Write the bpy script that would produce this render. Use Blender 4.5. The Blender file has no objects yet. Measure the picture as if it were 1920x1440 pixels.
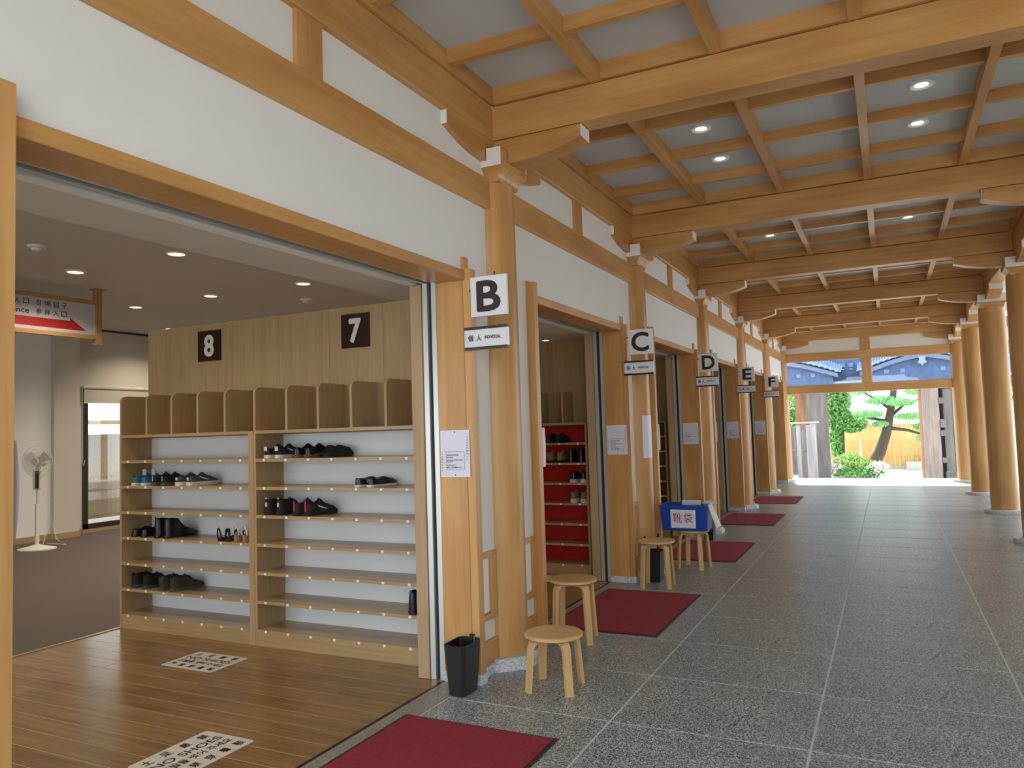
import bpy, bmesh, math, random
from mathutils import Vector, Matrix
C = bpy.context.scene.collection
PI = math.pi
random.seed(7)

# ---------------------------------------------------------------- camera, sky, sun, exposure
yaw, pitch, roll = .45539, .05825, -.03103
fw = Vector((-math.sin(yaw)*math.cos(pitch), math.cos(yaw)*math.cos(pitch), math.sin(pitch)))
rt = Vector((math.cos(yaw), math.sin(yaw), 0)); up = rt.cross(fw)
r2 = math.cos(roll)*rt + math.sin(roll)*up; u2 = -math.sin(roll)*rt + math.cos(roll)*up
cam = bpy.data.cameras.new('camera'); co = bpy.data.objects.new('camera', cam); C.objects.link(co)
M = Matrix((r2, u2, -fw)).transposed().to_4x4(); M.translation = Vector((2.464, 0, 1.5)); co.matrix_world = M
cam.sensor_width = 36; cam.lens = 1431.43*36/1920; cam.clip_end = 300
bpy.context.scene.camera = co
sc = bpy.context.scene
sc.view_settings.view_transform = 'Standard'; sc.view_settings.look = 'None'
sc.view_settings.gamma = 1; sc.view_settings.use_curve_mapping = False
sc.view_settings.exposure = 0.1
w = bpy.data.worlds.new('sky'); sc.world = w; w.use_nodes = True
nt = w.node_tree; bg = nt.nodes['Background']
bg.inputs[0].default_value = (.86, .94, 1.0, 1); bg.inputs[1].default_value = 3.4
def light(kind, name, loc, rot, energy, color=(1, 1, 1), **kw):
    l = bpy.data.lights.new(name, kind); l.energy = energy; l.color = color
    for k, v in kw.items(): setattr(l, k, v)
    o = bpy.data.objects.new(name, l); C.objects.link(o); o.location = loc; o.rotation_euler = rot; return o
sd = Vector((.10, -.52, -.84)).normalized()
sun = light('SUN', 'sun', (0, 30, 30), sd.to_track_quat('-Z', 'Y').to_euler(), 11.0, (1, .97, .9), angle=.02)

# ---------------------------------------------------------------- materials
def newmat(name):
    m = bpy.data.materials.new(name); m.use_nodes = True
    return m, m.node_tree, m.node_tree.nodes['Principled BSDF']
def plain(name, col, rough=.5, metal=0, spec=.5, noise=0, scale=8, bump=0, bscale=60, stretch=(1, 1, 1)):
    m, t, b = newmat(name)
    b.inputs['Base Color'].default_value = (*col, 1); b.inputs['Roughness'].default_value = rough
    b.inputs['Metallic'].default_value = metal; b.inputs['Specular IOR Level'].default_value = spec
    tc = t.nodes.new('ShaderNodeTexCoord'); mp = t.nodes.new('ShaderNodeMapping'); mp.inputs['Scale'].default_value = stretch
    t.links.new(tc.outputs['Object'], mp.inputs[0])
    if noise:
        n = t.nodes.new('ShaderNodeTexNoise'); n.inputs['Scale'].default_value = scale; n.inputs['Detail'].default_value = 4
        t.links.new(mp.outputs[0], n.inputs[0])
        mx = t.nodes.new('ShaderNodeMixRGB'); t.links.new(n.outputs[0], mx.inputs[0])
        mx.inputs[1].default_value = (*[c*(1-noise) for c in col], 1); mx.inputs[2].default_value = (*[min(1, c*(1+noise)) for c in col], 1)
        t.links.new(mx.outputs[0], b.inputs['Base Color'])
    if bump:
        n = t.nodes.new('ShaderNodeTexNoise'); n.inputs['Scale'].default_value = bscale; t.links.new(mp.outputs[0], n.inputs[0])
        bp = t.nodes.new('ShaderNodeBump'); bp.inputs['Strength'].default_value = bump; bp.inputs['Distance'].default_value = .01
        t.links.new(n.outputs[0], bp.inputs['Height']); t.links.new(bp.outputs[0], b.inputs['Normal'])
    return m
def wood(name, c1, c2, axis, rough=.36, fine=28, blot=.62, spec=.5):
    """grain runs along axis (0,1,2)"""
    m, t, b = newmat(name)
    tc = t.nodes.new('ShaderNodeTexCoord'); oi = t.nodes.new('ShaderNodeObjectInfo')
    ad = t.nodes.new('ShaderNodeVectorMath'); ad.operation = 'ADD'
    sc_ = t.nodes.new('ShaderNodeVectorMath'); sc_.operation = 'SCALE'; sc_.inputs['Scale'].default_value = 7
    cmb = t.nodes.new('ShaderNodeCombineXYZ')
    for i in range(3): t.links.new(oi.outputs['Random'], cmb.inputs[i])
    t.links.new(cmb.outputs[0], sc_.inputs[0]); t.links.new(tc.outputs['Object'], ad.inputs[0]); t.links.new(sc_.outputs[0], ad.inputs[1])
    mp = t.nodes.new('ShaderNodeMapping'); s = [fine]*3; s[axis] = fine*.035; mp.inputs['Scale'].default_value = s
    t.links.new(ad.outputs[0], mp.inputs[0])
    n1 = t.nodes.new('ShaderNodeTexNoise'); n1.inputs['Scale'].default_value = 1; n1.inputs['Detail'].default_value = 5; n1.inputs['Distortion'].default_value = .6
    t.links.new(mp.outputs[0], n1.inputs[0])
    mp2 = t.nodes.new('ShaderNodeMapping'); s = [5]*3; s[axis] = 1.3; mp2.inputs['Scale'].default_value = s; t.links.new(ad.outputs[0], mp2.inputs[0])
    n2 = t.nodes.new('ShaderNodeTexNoise'); n2.inputs['Scale'].default_value = 1; n2.inputs['Detail'].default_value = 3; t.links.new(mp2.outputs[0], n2.inputs[0])
    mm = t.nodes.new('ShaderNodeMath'); mm.operation = 'MULTIPLY_ADD'; mm.inputs[1].default_value = blot; t.links.new(n2.outputs[0], mm.inputs[0])
    m2 = t.nodes.new('ShaderNodeMath'); m2.operation = 'MULTIPLY'; m2.inputs[1].default_value = 1-blot; t.links.new(n1.outputs[0], m2.inputs[0])
    t.links.new(m2.outputs[0], mm.inputs[2])
    cr = t.nodes.new('ShaderNodeValToRGB'); cr.color_ramp.elements[0].position = .35; cr.color_ramp.elements[1].position = .66
    cr.color_ramp.elements[0].color = (*c1, 1); cr.color_ramp.elements[1].color = (*c2, 1)
    t.links.new(mm.outputs[0], cr.inputs[0]); t.links.new(cr.outputs[0], b.inputs['Base Color'])
    b.inputs['Roughness'].default_value = rough; b.inputs['Specular IOR Level'].default_value = spec
    return m
def stone(name, cols, scale, rough, big=.0):
    m, t, b = newmat(name)
    tc = t.nodes.new('ShaderNodeTexCoord')
    v = t.nodes.new('ShaderNodeTexVoronoi'); v.inputs['Scale'].default_value = scale; t.links.new(tc.outputs['Object'], v.inputs[0])
    n = t.nodes.new('ShaderNodeTexNoise'); n.inputs['Scale'].default_value = 1.7; n.inputs['Detail'].default_value = 6; t.links.new(tc.outputs['Object'], n.inputs[0])
    sp = t.nodes.new('ShaderNodeSeparateColor'); t.links.new(v.outputs['Color'], sp.inputs[0])
    a = t.nodes.new('ShaderNodeMath'); a.operation = 'MULTIPLY_ADD'; a.inputs[1].default_value = big; t.links.new(n.outputs[0], a.inputs[0]); t.links.new(sp.outputs[0], a.inputs[2])
    cr = t.nodes.new('ShaderNodeValToRGB'); e = cr.color_ramp.elements
    while len(e) < len(cols): e.new(.5)
    for i, (p, c) in enumerate(cols): e[i].position = p; e[i].color = (*c, 1)
    t.links.new(a.outputs[0], cr.inputs[0]); t.links.new(cr.outputs[0], b.inputs['Base Color'])
    b.inputs['Roughness'].default_value = rough
    bp = t.nodes.new('ShaderNodeBump'); bp.inputs['Strength'].default_value = .25; bp.inputs['Distance'].default_value = .002
    t.links.new(sp.outputs[0], bp.inputs['Height']); t.links.new(bp.outputs[0], b.inputs['Normal'])
    return m
def emit(name, col, s):
    m = bpy.data.materials.new(name); m.use_nodes = True; t = m.node_tree; t.nodes.remove(t.nodes['Principled BSDF'])
    e = t.nodes.new('ShaderNodeEmission'); e.inputs[0].default_value = (*col, 1); e.inputs[1].default_value = s
    t.links.new(e.outputs[0], t.nodes['Material Output'].inputs[0]); return m
W1, W2 = (.47, .222, .066), (.67, .37, .132)
WX, WY, WZ = [wood('cypress_'+a, W1, W2, i) for i, a in enumerate(('along', 'deep', 'upright'))]
OAKZ = wood('oak_upright', (.38, .25, .115), (.46, .32, .16), 2, .5, 60, .3)
OAKX = wood('oak_level', (.38, .25, .115), (.46, .32, .16), 0, .28, 60, .3)
DOORW = wood('pale_oak_door', (.40, .27, .145), (.50, .35, .20), 2, .5, 50, .3)
PLANKM = wood('plank_floor_wood', (.20, .115, .042), (.36, .22, .09), 0, .22, 45, .45)
BIRCH = wood('birch', (.55, .34, .14), (.68, .45, .20), 0, .35, 30, .5)
BIRCHZ = wood('birch_leg', (.55, .34, .14), (.68, .45, .20), 2, .35, 30, .5)
PLASTER = plain('plaster', (.80, .80, .785), .8, noise=.03, scale=3)
CEILP = plain('ceiling_board', (.55, .58, .60), .7, noise=.03, scale=2)
ROOMC = plain('room_ceiling', (.66, .62, .57), .8)
ROOMW = plain('room_wall', (.62, .58, .50), .8)
WHITE = plain('white_paint', (.85, .86, .84), .5)
SHELFBACK = plain('white_back', (.78, .80, .82), .5)
REDBACK = plain('red_back', (.55, .012, .008), .5)
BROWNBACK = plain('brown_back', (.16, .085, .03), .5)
ALU = plain('aluminium', (.62, .65, .65), .35, .6)
DARK = plain('dark_gap', (.02, .02, .02), .6)
BLACKP = plain('black_plastic', (.012, .012, .013), .35, bump=.15, bscale=300)
GRANITE = stone('dark_granite', [(0, (.020, .023, .024)), (.38, (.068, .076, .078)), (.62, (.17, .19, .195)), (.92, (.56, .61, .62))], 230, .30, .25)
GROUT = plain('pale_grout', (.60, .62, .60), .9)
PALEG = stone('pale_granite', [(0, (.28, .29, .30)), (.3, (.48, .50, .52)), (1, (.72, .75, .78))], 160, .5, .1)
SILLS = stone('sill_stone', [(0, (.16, .145, .12)), (.5, (.25, .235, .20)), (1, (.38, .36, .32))], 250, .4, .1)
MATRED = plain('red_mat_pile', (.27, .013, .034), .9, noise=.35, scale=60, bump=.8, bscale=220, stretch=(1, .5, 1))
RUBBER = plain('mat_rubber', (.02, .02, .022), .5)
CARPET = plain('brown_carpet', (.125, .098, .085), .95, noise=.15, scale=90, bump=.4, bscale=400)
PAPER = plain('paper', (.80, .80, .90), .4)
SIGNW = plain('sign_white', (.76, .79, .81), .3)
INK = plain('dark_ink', (.022, .008, .010), .45)
INKR = plain('red_ink', (.42, .015, .02), .5)
PLATE = plain('dark_brown_plate', (.035, .018, .012), .15)
FRAMEB = plain('bronze_frame', (.06, .045, .035), .3, .6)
BLUE = plain('blue_plastic', (.008, .055, .36), .3)
GLOWW = emit('warm_lamp', (1, .80, .48), 3.0)
GLOWC = emit('cool_lamp', (1, .97, .9), 14.0)

# ---------------------------------------------------------------- mesh helpers
class MB:
    def __init__(s): s.v = []; s.f = []; s.sm = False
    def add(s, v, f):
        n = len(s.v); s.v += [tuple(p) for p in v]; s.f += [tuple(i+n for i in q) for q in f]; return s
    def box(s, x0, x1, y0, y1, z0, z1):
        return s.add([(x0,y0,z0),(x1,y0,z0),(x1,y1,z0),(x0,y1,z0),(x0,y0,z1),(x1,y0,z1),(x1,y1,z1),(x0,y1,z1)],
                     [(0,3,2,1),(4,5,6,7),(0,1,5,4),(1,2,6,5),(2,3,7,6),(3,0,4,7)])
    def cb(s, x0, x1, y0, y1, z0, z1, b=.006):
        """box with chamfered vertical and top/bottom edges"""
        P = [(x0+b,y0),(x1-b,y0),(x1,y0+b),(x1,y1-b),(x1-b,y1),(x0+b,y1),(x0,y1-b),(x0,y0+b)]
        Q = [(x0+b,y0+b),(x1-b,y0+b),(x1-b,y0+b),(x1-b,y1-b),(x1-b,y1-b),(x0+b,y1-b),(x0+b,y1-b),(x0+b,y0+b)]
        R = [[(p[0],p[1],z0) for p in Q],[(p[0],p[1],z0+b) for p in P],[(p[0],p[1],z1-b) for p in P],[(p[0],p[1],z1) for p in Q]]
        return s.rings(R)
    def rings(s, R, cap=True, closed=True):
        n = len(R[0]); v = [p for r in R for p in r]; f = []
        for i in range(len(R)-1):
            for j in range(n if closed else n-1):
                k = (j+1) % n; f.append((i*n+j, i*n+k, (i+1)*n+k, (i+1)*n+j))
        if cap: f.append(tuple(range(n-1, -1, -1))); f.append(tuple((len(R)-1)*n+j for j in range(n)))
        return s.add(v, f)
    def lathe(s, prof, c=(0, 0), n=32, cap=True, sx=1, sy=1, ph=0):
        return s.rings([[(c[0]+r*sx*math.cos(ph+2*PI*j/n), c[1]+r*sy*math.sin(ph+2*PI*j/n), z) for j in range(n)] for r, z in prof], cap)
    def prism(s, pts, a, b, axis):
        """pts 2-D outline extruded from a to b along axis ('x': pts=(y,z), 'y': pts=(x,z), 'z': pts=(x,y))"""
        m = {'x': lambda p, t: (t, p[0], p[1]), 'y': lambda p, t: (p[0], t, p[1]), 'z': lambda p, t: (p[0], p[1], t)}[axis]
        return s.rings([[m(p, a) for p in pts], [m(p, b) for p in pts]])
    def tube(s, pts, r, n=8, cap=True):
        R = []; pts = [Vector(p) for p in pts]; rr = r if isinstance(r, (list, tuple)) else [r]*len(pts); pu = None
        for i, p in enumerate(pts):
            d = (pts[min(i+1, len(pts)-1)]-pts[max(i-1, 0)]).normalized()
            a = d.cross(pu if pu is not None and abs(d.dot(pu)) < .95 else (Vector((0, 0, 1)) if abs(d.z) < .9 else Vector((1, 0, 0)))).normalized()
            b = d.cross(a).normalized(); pu = -b if pu is None else pu
            R.append([p+rr[i]*(math.cos(2*PI*j/n)*a+math.sin(2*PI*j/n)*b) for j in range(n)])
            pu = b*1.0
            pu = a.cross(d)
        return s.rings(R, cap)
    def disc(s, c, r, n=24, z=None, flip=False):
        v = [(c[0]+r*math.cos(2*PI*j/n), c[1]+r*math.sin(2*PI*j/n), c[2]) for j in range(n)]
        return s.add(v, [tuple(reversed(range(n))) if flip else tuple(range(n))])
    def xf(s, Mx): s.v = [tuple(Mx @ Vector(p)) for p in s.v]; return s
    def mirror(s, on=True):
        if on: s.v = [(-p[0], p[1], p[2]) for p in s.v]; s.f = [tuple(reversed(q)) for q in s.f]
        return s
    def mesh(s, name, mat, smooth=None):
        me = bpy.data.meshes.new(name); me.from_pydata(s.v, [], s.f)
        bm = bmesh.new(); bm.from_mesh(me); bmesh.ops.recalc_face_normals(bm, faces=bm.faces)
        if smooth:
            for f in bm.faces: f.smooth = True
            for e in bm.edges:
                if len(e.link_faces) == 2 and e.calc_face_angle(0) > smooth: e.smooth = False
        bm.to_mesh(me); bm.free(); me.materials.append(mat); return me
def link(name, me, parent=None, loc=(0, 0, 0), rz=0):
    o = bpy.data.objects.new(name, me); C.objects.link(o); o.parent = parent; o.location = loc; o.rotation_euler = (0, 0, rz); return o
def P(name, mb, mat, parent=None, smooth=None, loc=(0, 0, 0)): return link(name, mb.mesh(name, mat, smooth), parent, loc)
def box(name, x0, x1, y0, y1, z0, z1, mat, parent=None, b=0):
    mb = MB(); (mb.cb(x0, x1, y0, y1, z0, z1, b) if b else mb.box(x0, x1, y0, y1, z0, z1)); return P(name, mb, mat, parent)
def E(name, loc=(0, 0, 0), rz=0, label=None, cat=None, group=None, kind=None):
    o = bpy.data.objects.new(name, None); C.objects.link(o); o.location = loc; o.rotation_euler = (0, 0, rz); return tag(o, label, cat, group, kind)
def tag(o, label=None, cat=None, group=None, kind=None):
    for k, v in (('label', label), ('category', cat), ('group', group), ('kind', kind)):
        if v: o[k] = v
    return o
def dup(o, parent=None):
    c = o.copy(); C.objects.link(c); c.parent = parent
    for ch in list(o.children): dup(ch, c)
    return c
def text_verts(s, bold=0.0, space=1.0):
    cu = bpy.data.curves.new('lettering', 'FONT'); cu.body = s; cu.size = 1; cu.resolution_u = 4; cu.space_character = space
    o = bpy.data.objects.new('lettering', cu); C.objects.link(o)
    dg = bpy.context.evaluated_depsgraph_get(); me = bpy.data.meshes.new_from_object(o.evaluated_get(dg))
    bpy.data.objects.remove(o); bpy.data.curves.remove(cu)
    v0 = [(p.co.x, p.co.y) for p in me.vertices]; f0 = [tuple(q.vertices) for q in me.polygons]; bpy.data.meshes.remove(me)
    if bold <= 0: return [(x, y, 0) for x, y in v0], f0
    v, f = [], []
    for li, (dx, dy) in enumerate(((-1, -1), (1, -1), (1, 1), (-1, 1), (0, 1.3), (1.3, 0), (0, -1.3), (-1.3, 0))):      # heavier strokes: the outline laid over itself
        n = len(v); v += [(x+dx*bold*.7, y+dy*bold*.7, li) for x, y in v0]; f += [tuple(i+n for i in q) for q in f0]
    return v, f
def text(s, org, u, v, w_, h_, mat, parent, bold=.0, name='lettering', space=1.0, keep=False):
    """lettering fitted in the rectangle org + u*w + v*h (org lower left)"""
    vs, fs = text_verts(s, bold, space)
    if not vs: return None
    x0 = min(p[0] for p in vs); x1 = max(p[0] for p in vs); y0 = min(p[1] for p in vs); y1 = max(p[1] for p in vs)
    a = w_/(x1-x0); b = h_/(y1-y0)
    if keep: a = b = min(a, b)
    org, u, v = Vector(org), Vector(u), Vector(v); nz = u.cross(v).normalized()*.0001
    me = bpy.data.meshes.new(name); me.from_pydata([tuple(org+u*(p[0]-x0)*a+v*(p[1]-y0)*b+nz*p[2]) for p in vs], [], fs); me.materials.append(mat)
    return link(name, me, parent)

# ---------------------------------------------------------------- layout
L = 3.074; COLY = [.85] + [4.5+L*k for k in range(6)]      # columns A..G
XW = .18; XC = .13; XR = 3.98; XI = .22; XJ = 3.88          # wall face, column lines, inner faces of the side beams
NAMES = ['open', 'letter B', 'letter C', 'letter D', 'letter E', 'letter F', 'the far end']

# ---------------------------------------------------------------- floor of the corridor: slabs of granite
floor = E('floor', (0, 0, 0), label='grey speckled granite slab floor of the corridor', cat='floor', kind='structure')
box('bedding', -.0, 5.1, -2.4, 20.62, -.12, -.002, GROUT, floor)
g0 = 3.7645
ty = [g0+.7685*k for k in range(-8, 23)]
ty = [y for y in ty if y < 20.6] + [20.62]
txs = [.16, 1.114, 2.07, 3.025, 3.98, 5.1]
tm = {}
for i in range(len(txs)-1):
    wx = txs[i+1]-txs[i]
    for j in range(len(ty)-1):
        wy = ty[j+1]-ty[j]; key = (i, round(wy, 3))
        if key not in tm: tm[key] = MB().box(.006, wx-.006, .007, wy-.007, -.03, 0).mesh('paving_slab', GRANITE)
        link('paving_slab', tm[key], floor, (txs[i], ty[j], 0))
box('sill_stone', .0, .155, -2.4, 19.87, -.05, .001, SILLS, floor)
for k in range(6):
    y0 = COLY[k]+.5; y1 = COLY[k+1]-.5
    box('door_track', -.019, -.003, y0, y1, -.02, .003, FRAMEB, floor)

# interior floors
rfl = E('floor_room', (0, 0, 0), label='brown wooden plank floor inside the shoe room', cat='floor', kind='structure')
box('subfloor', -3.15, -.0, -2.4, 20, -.12, -.0007, plain('seam_wood', (.62, .47, .28), .5), rfl)
pl_ = {}
yy = .95; r = 0
while yy < 7.9:
    x = -3.15; off = [.0, .9, .45, 1.3][r % 4]
    cuts = sorted(set([-3.15, -3.15+max(.4, 1.75-off), min(-.5, -3.15+3.5-off), -.02]))
    for a, b in zip(cuts[:-1], cuts[1:]):
        key = round(b-a, 3)
        if key not in pl_: pl_[key] = MB().box(.0015, key-.0015, .0022, .1428, -.012, 0).mesh('floor_plank', PLANKM)
        if yy < 5.2 or a > -1.6: link('floor_plank', pl_[key], rfl, (a, yy, 0))
    yy += .145; r += 1
box('plank_surface', -3.15, -.02, -2.4, .95, -.012, 0, PLANKM, rfl)
box('plank_surface', -3.15, -.02, yy, 20, -.012, 0, PLANKM, rfl)
box('edge_strip', -3.17, -3.14, -2.4, 4.19, -.01, .006, OAKX, rfl)
cp = box('floor_carpet', -12, -3.15, -3, 20, -.1, .0, CARPET); tag(cp, 'greyish brown carpet of the back room', 'carpet', kind='structure')

# ---------------------------------------------------------------- columns with bracket arms
def arc(pts): return pts
def make_column(yc, side, k, label):
    """side +1 left row (opens to +x), -1 right row (mirrored)"""
    xc = XC if side > 0 else XR; mir = side < 0
    t = E('column', (xc, yc, 0), label=label, cat='column', group='round timber columns of the corridor', kind='structure')
    if side > 0: sb = MB().lathe([(.268, 0), (.268, .045), (.235, .07), (.17, .07)], n=8, ph=PI/8)
    else: sb = MB().lathe([(.275, 0), (.28, .03), (.275, .05), (.2, .055)], n=40)
    P('stone_base', sb, PALEG, t, None if side > 0 else .6)
    rs = 0 if side > 0 else .012
    P('shaft', MB().lathe([(.17+rs, .07 if side > 0 else .055), (.172+rs, .3), (.172+rs, 2.4), (.168+rs, 3.0), (.164+rs, 3.12)], n=40), WZ, t, .6)
    # capital block with concave underside
    R = []
    for u in range(6):
        q = u/5; h = .146 + .049*(q**2.2); z = 3.11+.085*q; R.append([(-h, -h, z), (h, -h, z), (h, h, z), (-h, h, z)])
    R.append([(-.195, -.195, 3.20)]*0 or [(-.195, -.195, 3.235), (.195, -.195, 3.235), (.195, .195, 3.235), (-.195, .195, 3.235)])
    P('capital', MB().rings(R).mirror(mir), WX, t, .35)
    lug = MB()
    for sx in (-1, 1):
        for sy in (-1, 1):
            a, b = sorted((sx*.095, sx*.19)); c, d = sorted((sy*.095, sy*.19)); lug.box(a, b, c, d, 3.235, 3.312)
    P('capital_lug', lug.mirror(mir), WX, t)
    wf = MB()
    for sy in (-1, 1):
        y = sy*.1955
        wf.prism([(-.195, 3.196), (.195, 3.196), (.195, 3.315), (.092, 3.315), (.092, 3.236), (-.092, 3.236), (-.092, 3.315), (-.195, 3.315)], y, y+sy*.002, 'y')
    tag(P('painted_end', wf.mirror(mir), WHITE, t), 'white painted end grain')
    # arms
    def prof(l0, l1):
        pts = [(l0, 3.235)]
        for i in range(9):
            q = i/8; pts.append((.18+(l1-.18)*q, 3.236+.085*q**2.2))
        return pts + [(l1, 3.40), (l0, 3.40)]
    l1 = .70
    P('bracket_arm', MB().prism(prof(.0, l1), -.075, .075, 'y').mirror(mir), WX, t)
    tag(P('painted_end', MB().box(l1, l1+.003, -.075, .075, 3.322, 3.40).mirror(mir), WHITE, t), 'white painted end grain')
    for sy in (-1, 1):
        if (k == 0 and sy < 0) : continue
        P('bracket_arm', MB().prism([(sy*a, b) for a, b in prof(.0, .68)], -.088, .088, 'x'), WY, t)
        tag(P('painted_end', MB().box(-.088, .088, min(sy*.68, sy*.684), max(sy*.68, sy*.684), 3.318, 3.40), WHITE, t), 'white painted end grain')
    return t
ORD = ['first', 'second', 'third', 'fourth', 'fifth', 'sixth', 'seventh']
for k, yc in enumerate(COLY):
    make_column(yc, 1, k, ['round column beside the camera at the open shop front' if k == 0 else 'round cypress column standing behind the %s sign' % NAMES[k] if k < 6 else 'last round column of the wall row at the bright end'][0])
    make_column(yc, -1, k, 'round cypress column of the open side, %s counted back from the bright end' % ORD[6-k])

# ---------------------------------------------------------------- beams
for k, yc in enumerate(COLY):
    b = E('cross_beam', (0, yc, 0), label='heavy cypress cross beam carried by the column of %s' % (NAMES[k] if k else 'the camera bay'), cat='beam', kind='structure', group='cross beams over the corridor')
    if k == 6: b['label'] = 'cross beam above the painted panels of the end wall'
    P('beam', MB().cb(XI-.01, XJ+.01, -.09, .09, 3.405, 3.632, .006), WX, b)
for s, nm in ((XC, 'left'), (XR, 'right')):
    b = E('side_beam', (s, 0, 0), label='long cypress side beam on the %s' % ('wall side' if nm == 'left' else 'open side'), cat='beam', kind='structure')
    P('beam', MB().cb(-.09, .09, -.5, 20.7, 3.40, 3.635, .006), WY, b)

# ---------------------------------------------------------------- ceiling: panels, joists, edge mouldings, lamps
ceil = E('ceiling', (0, 0, 0), label='timber coffered ceiling with grey white panels', cat='ceiling', kind='structure')
JX = [.95, 1.683, 2.416, 3.15]
box('roof_deck', -.4, 5.9, -.5, 21.0, 3.77, 4.1, CEILP, ceil)
for k in range(-1, 6):
    y0 = (COLY[k] if k >= 0 else -.55)+.09; y1 = COLY[k+1]-.09
    box('edge_moulding', XI-.02, XI+.018, y0, y1, 3.637, 3.77, WY, ceil); box('edge_moulding', XJ-.018, XJ+.02, y0, y1, 3.637, 3.77, WY, ceil)
    box('edge_moulding', XI, XJ, y1-.018, y1+.02, 3.637, 3.77, WX, ceil); box('edge_moulding', XI, XJ, y0-.02, y0+.018, 3.637, 3.77, WX, ceil)
    yj = [COLY[k+1]-.09-.609-.735*i for i in range(6)]; yj = [y for y in yj if y > y0+.2]
    for jx in JX:
        box('long_joist', jx-.03, jx+.03, y0, y1, 3.632, 3.77, WY, ceil)
    for y in yj:
        xs = [XI]+JX+[XJ]
        for a, b in zip(xs[:-1], xs[1:]):
            box('short_joist', a+(.03 if a > .5 else .0), b-(.03 if b < 3.5 else 0), y, y+.05, 3.664, 3.77, WX, ceil)
    ys = [y1-.018]+yj+[y0+.018]
    xs = [XI]+JX+[XJ]
    for a, b in zip(ys[:-1], ys[1:]):
        for c, d in zip(xs[:-1], xs[1:]): box('ceiling_panel', c+.02, d-.02, b+.02, a-.0, 3.748, 3.772, CEILP, ceil)
def downlight(x, y, z, r, gm, label, group, lr=.62):
    t = E('downlight', (x, y, z), label=label, cat='ceiling light', group=group)
    P('trim_ring', MB().lathe([(r*1.2, .001), (r*1.22, -.008), (r*1.08, -.013), (r*max(.98, lr+.03), -.012), (r*(lr-.02), -.0015)], n=28, cap=False), WHITE, t, .8)
    P('lamp', MB().lathe([(r*lr, -.0025), (r*.4, -.0035), (.001, -.004)], n=20, cap=False), gm, t, 1)
    return t
BN = ['', 'B', 'C', 'D', 'E', 'F', 'G']
for k in range(1, 6):
    for i, (dy) in enumerate((1.30, 2.05)):
        for x, sd_ in ((1.30, 'wall'), (2.79, 'open')):
            if k < 4 or True:
                downlight(x, COLY[k]+dy, 3.746, .065, GLOWC, 'lit ceiling downlight, %s side, %s one past the cross beam above column %s' % (sd_, 'first' if i == 0 else 'second', BN[k]), 'downlights in the corridor ceiling')
    light('SPOT', 'downlight_glow', (2.05, COLY[k]+1.7, 3.6), (0, 0, 0), 12, (1, .95, .85), spot_size=2.4, spot_blend=.8, shadow_soft_size=.1)

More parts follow.
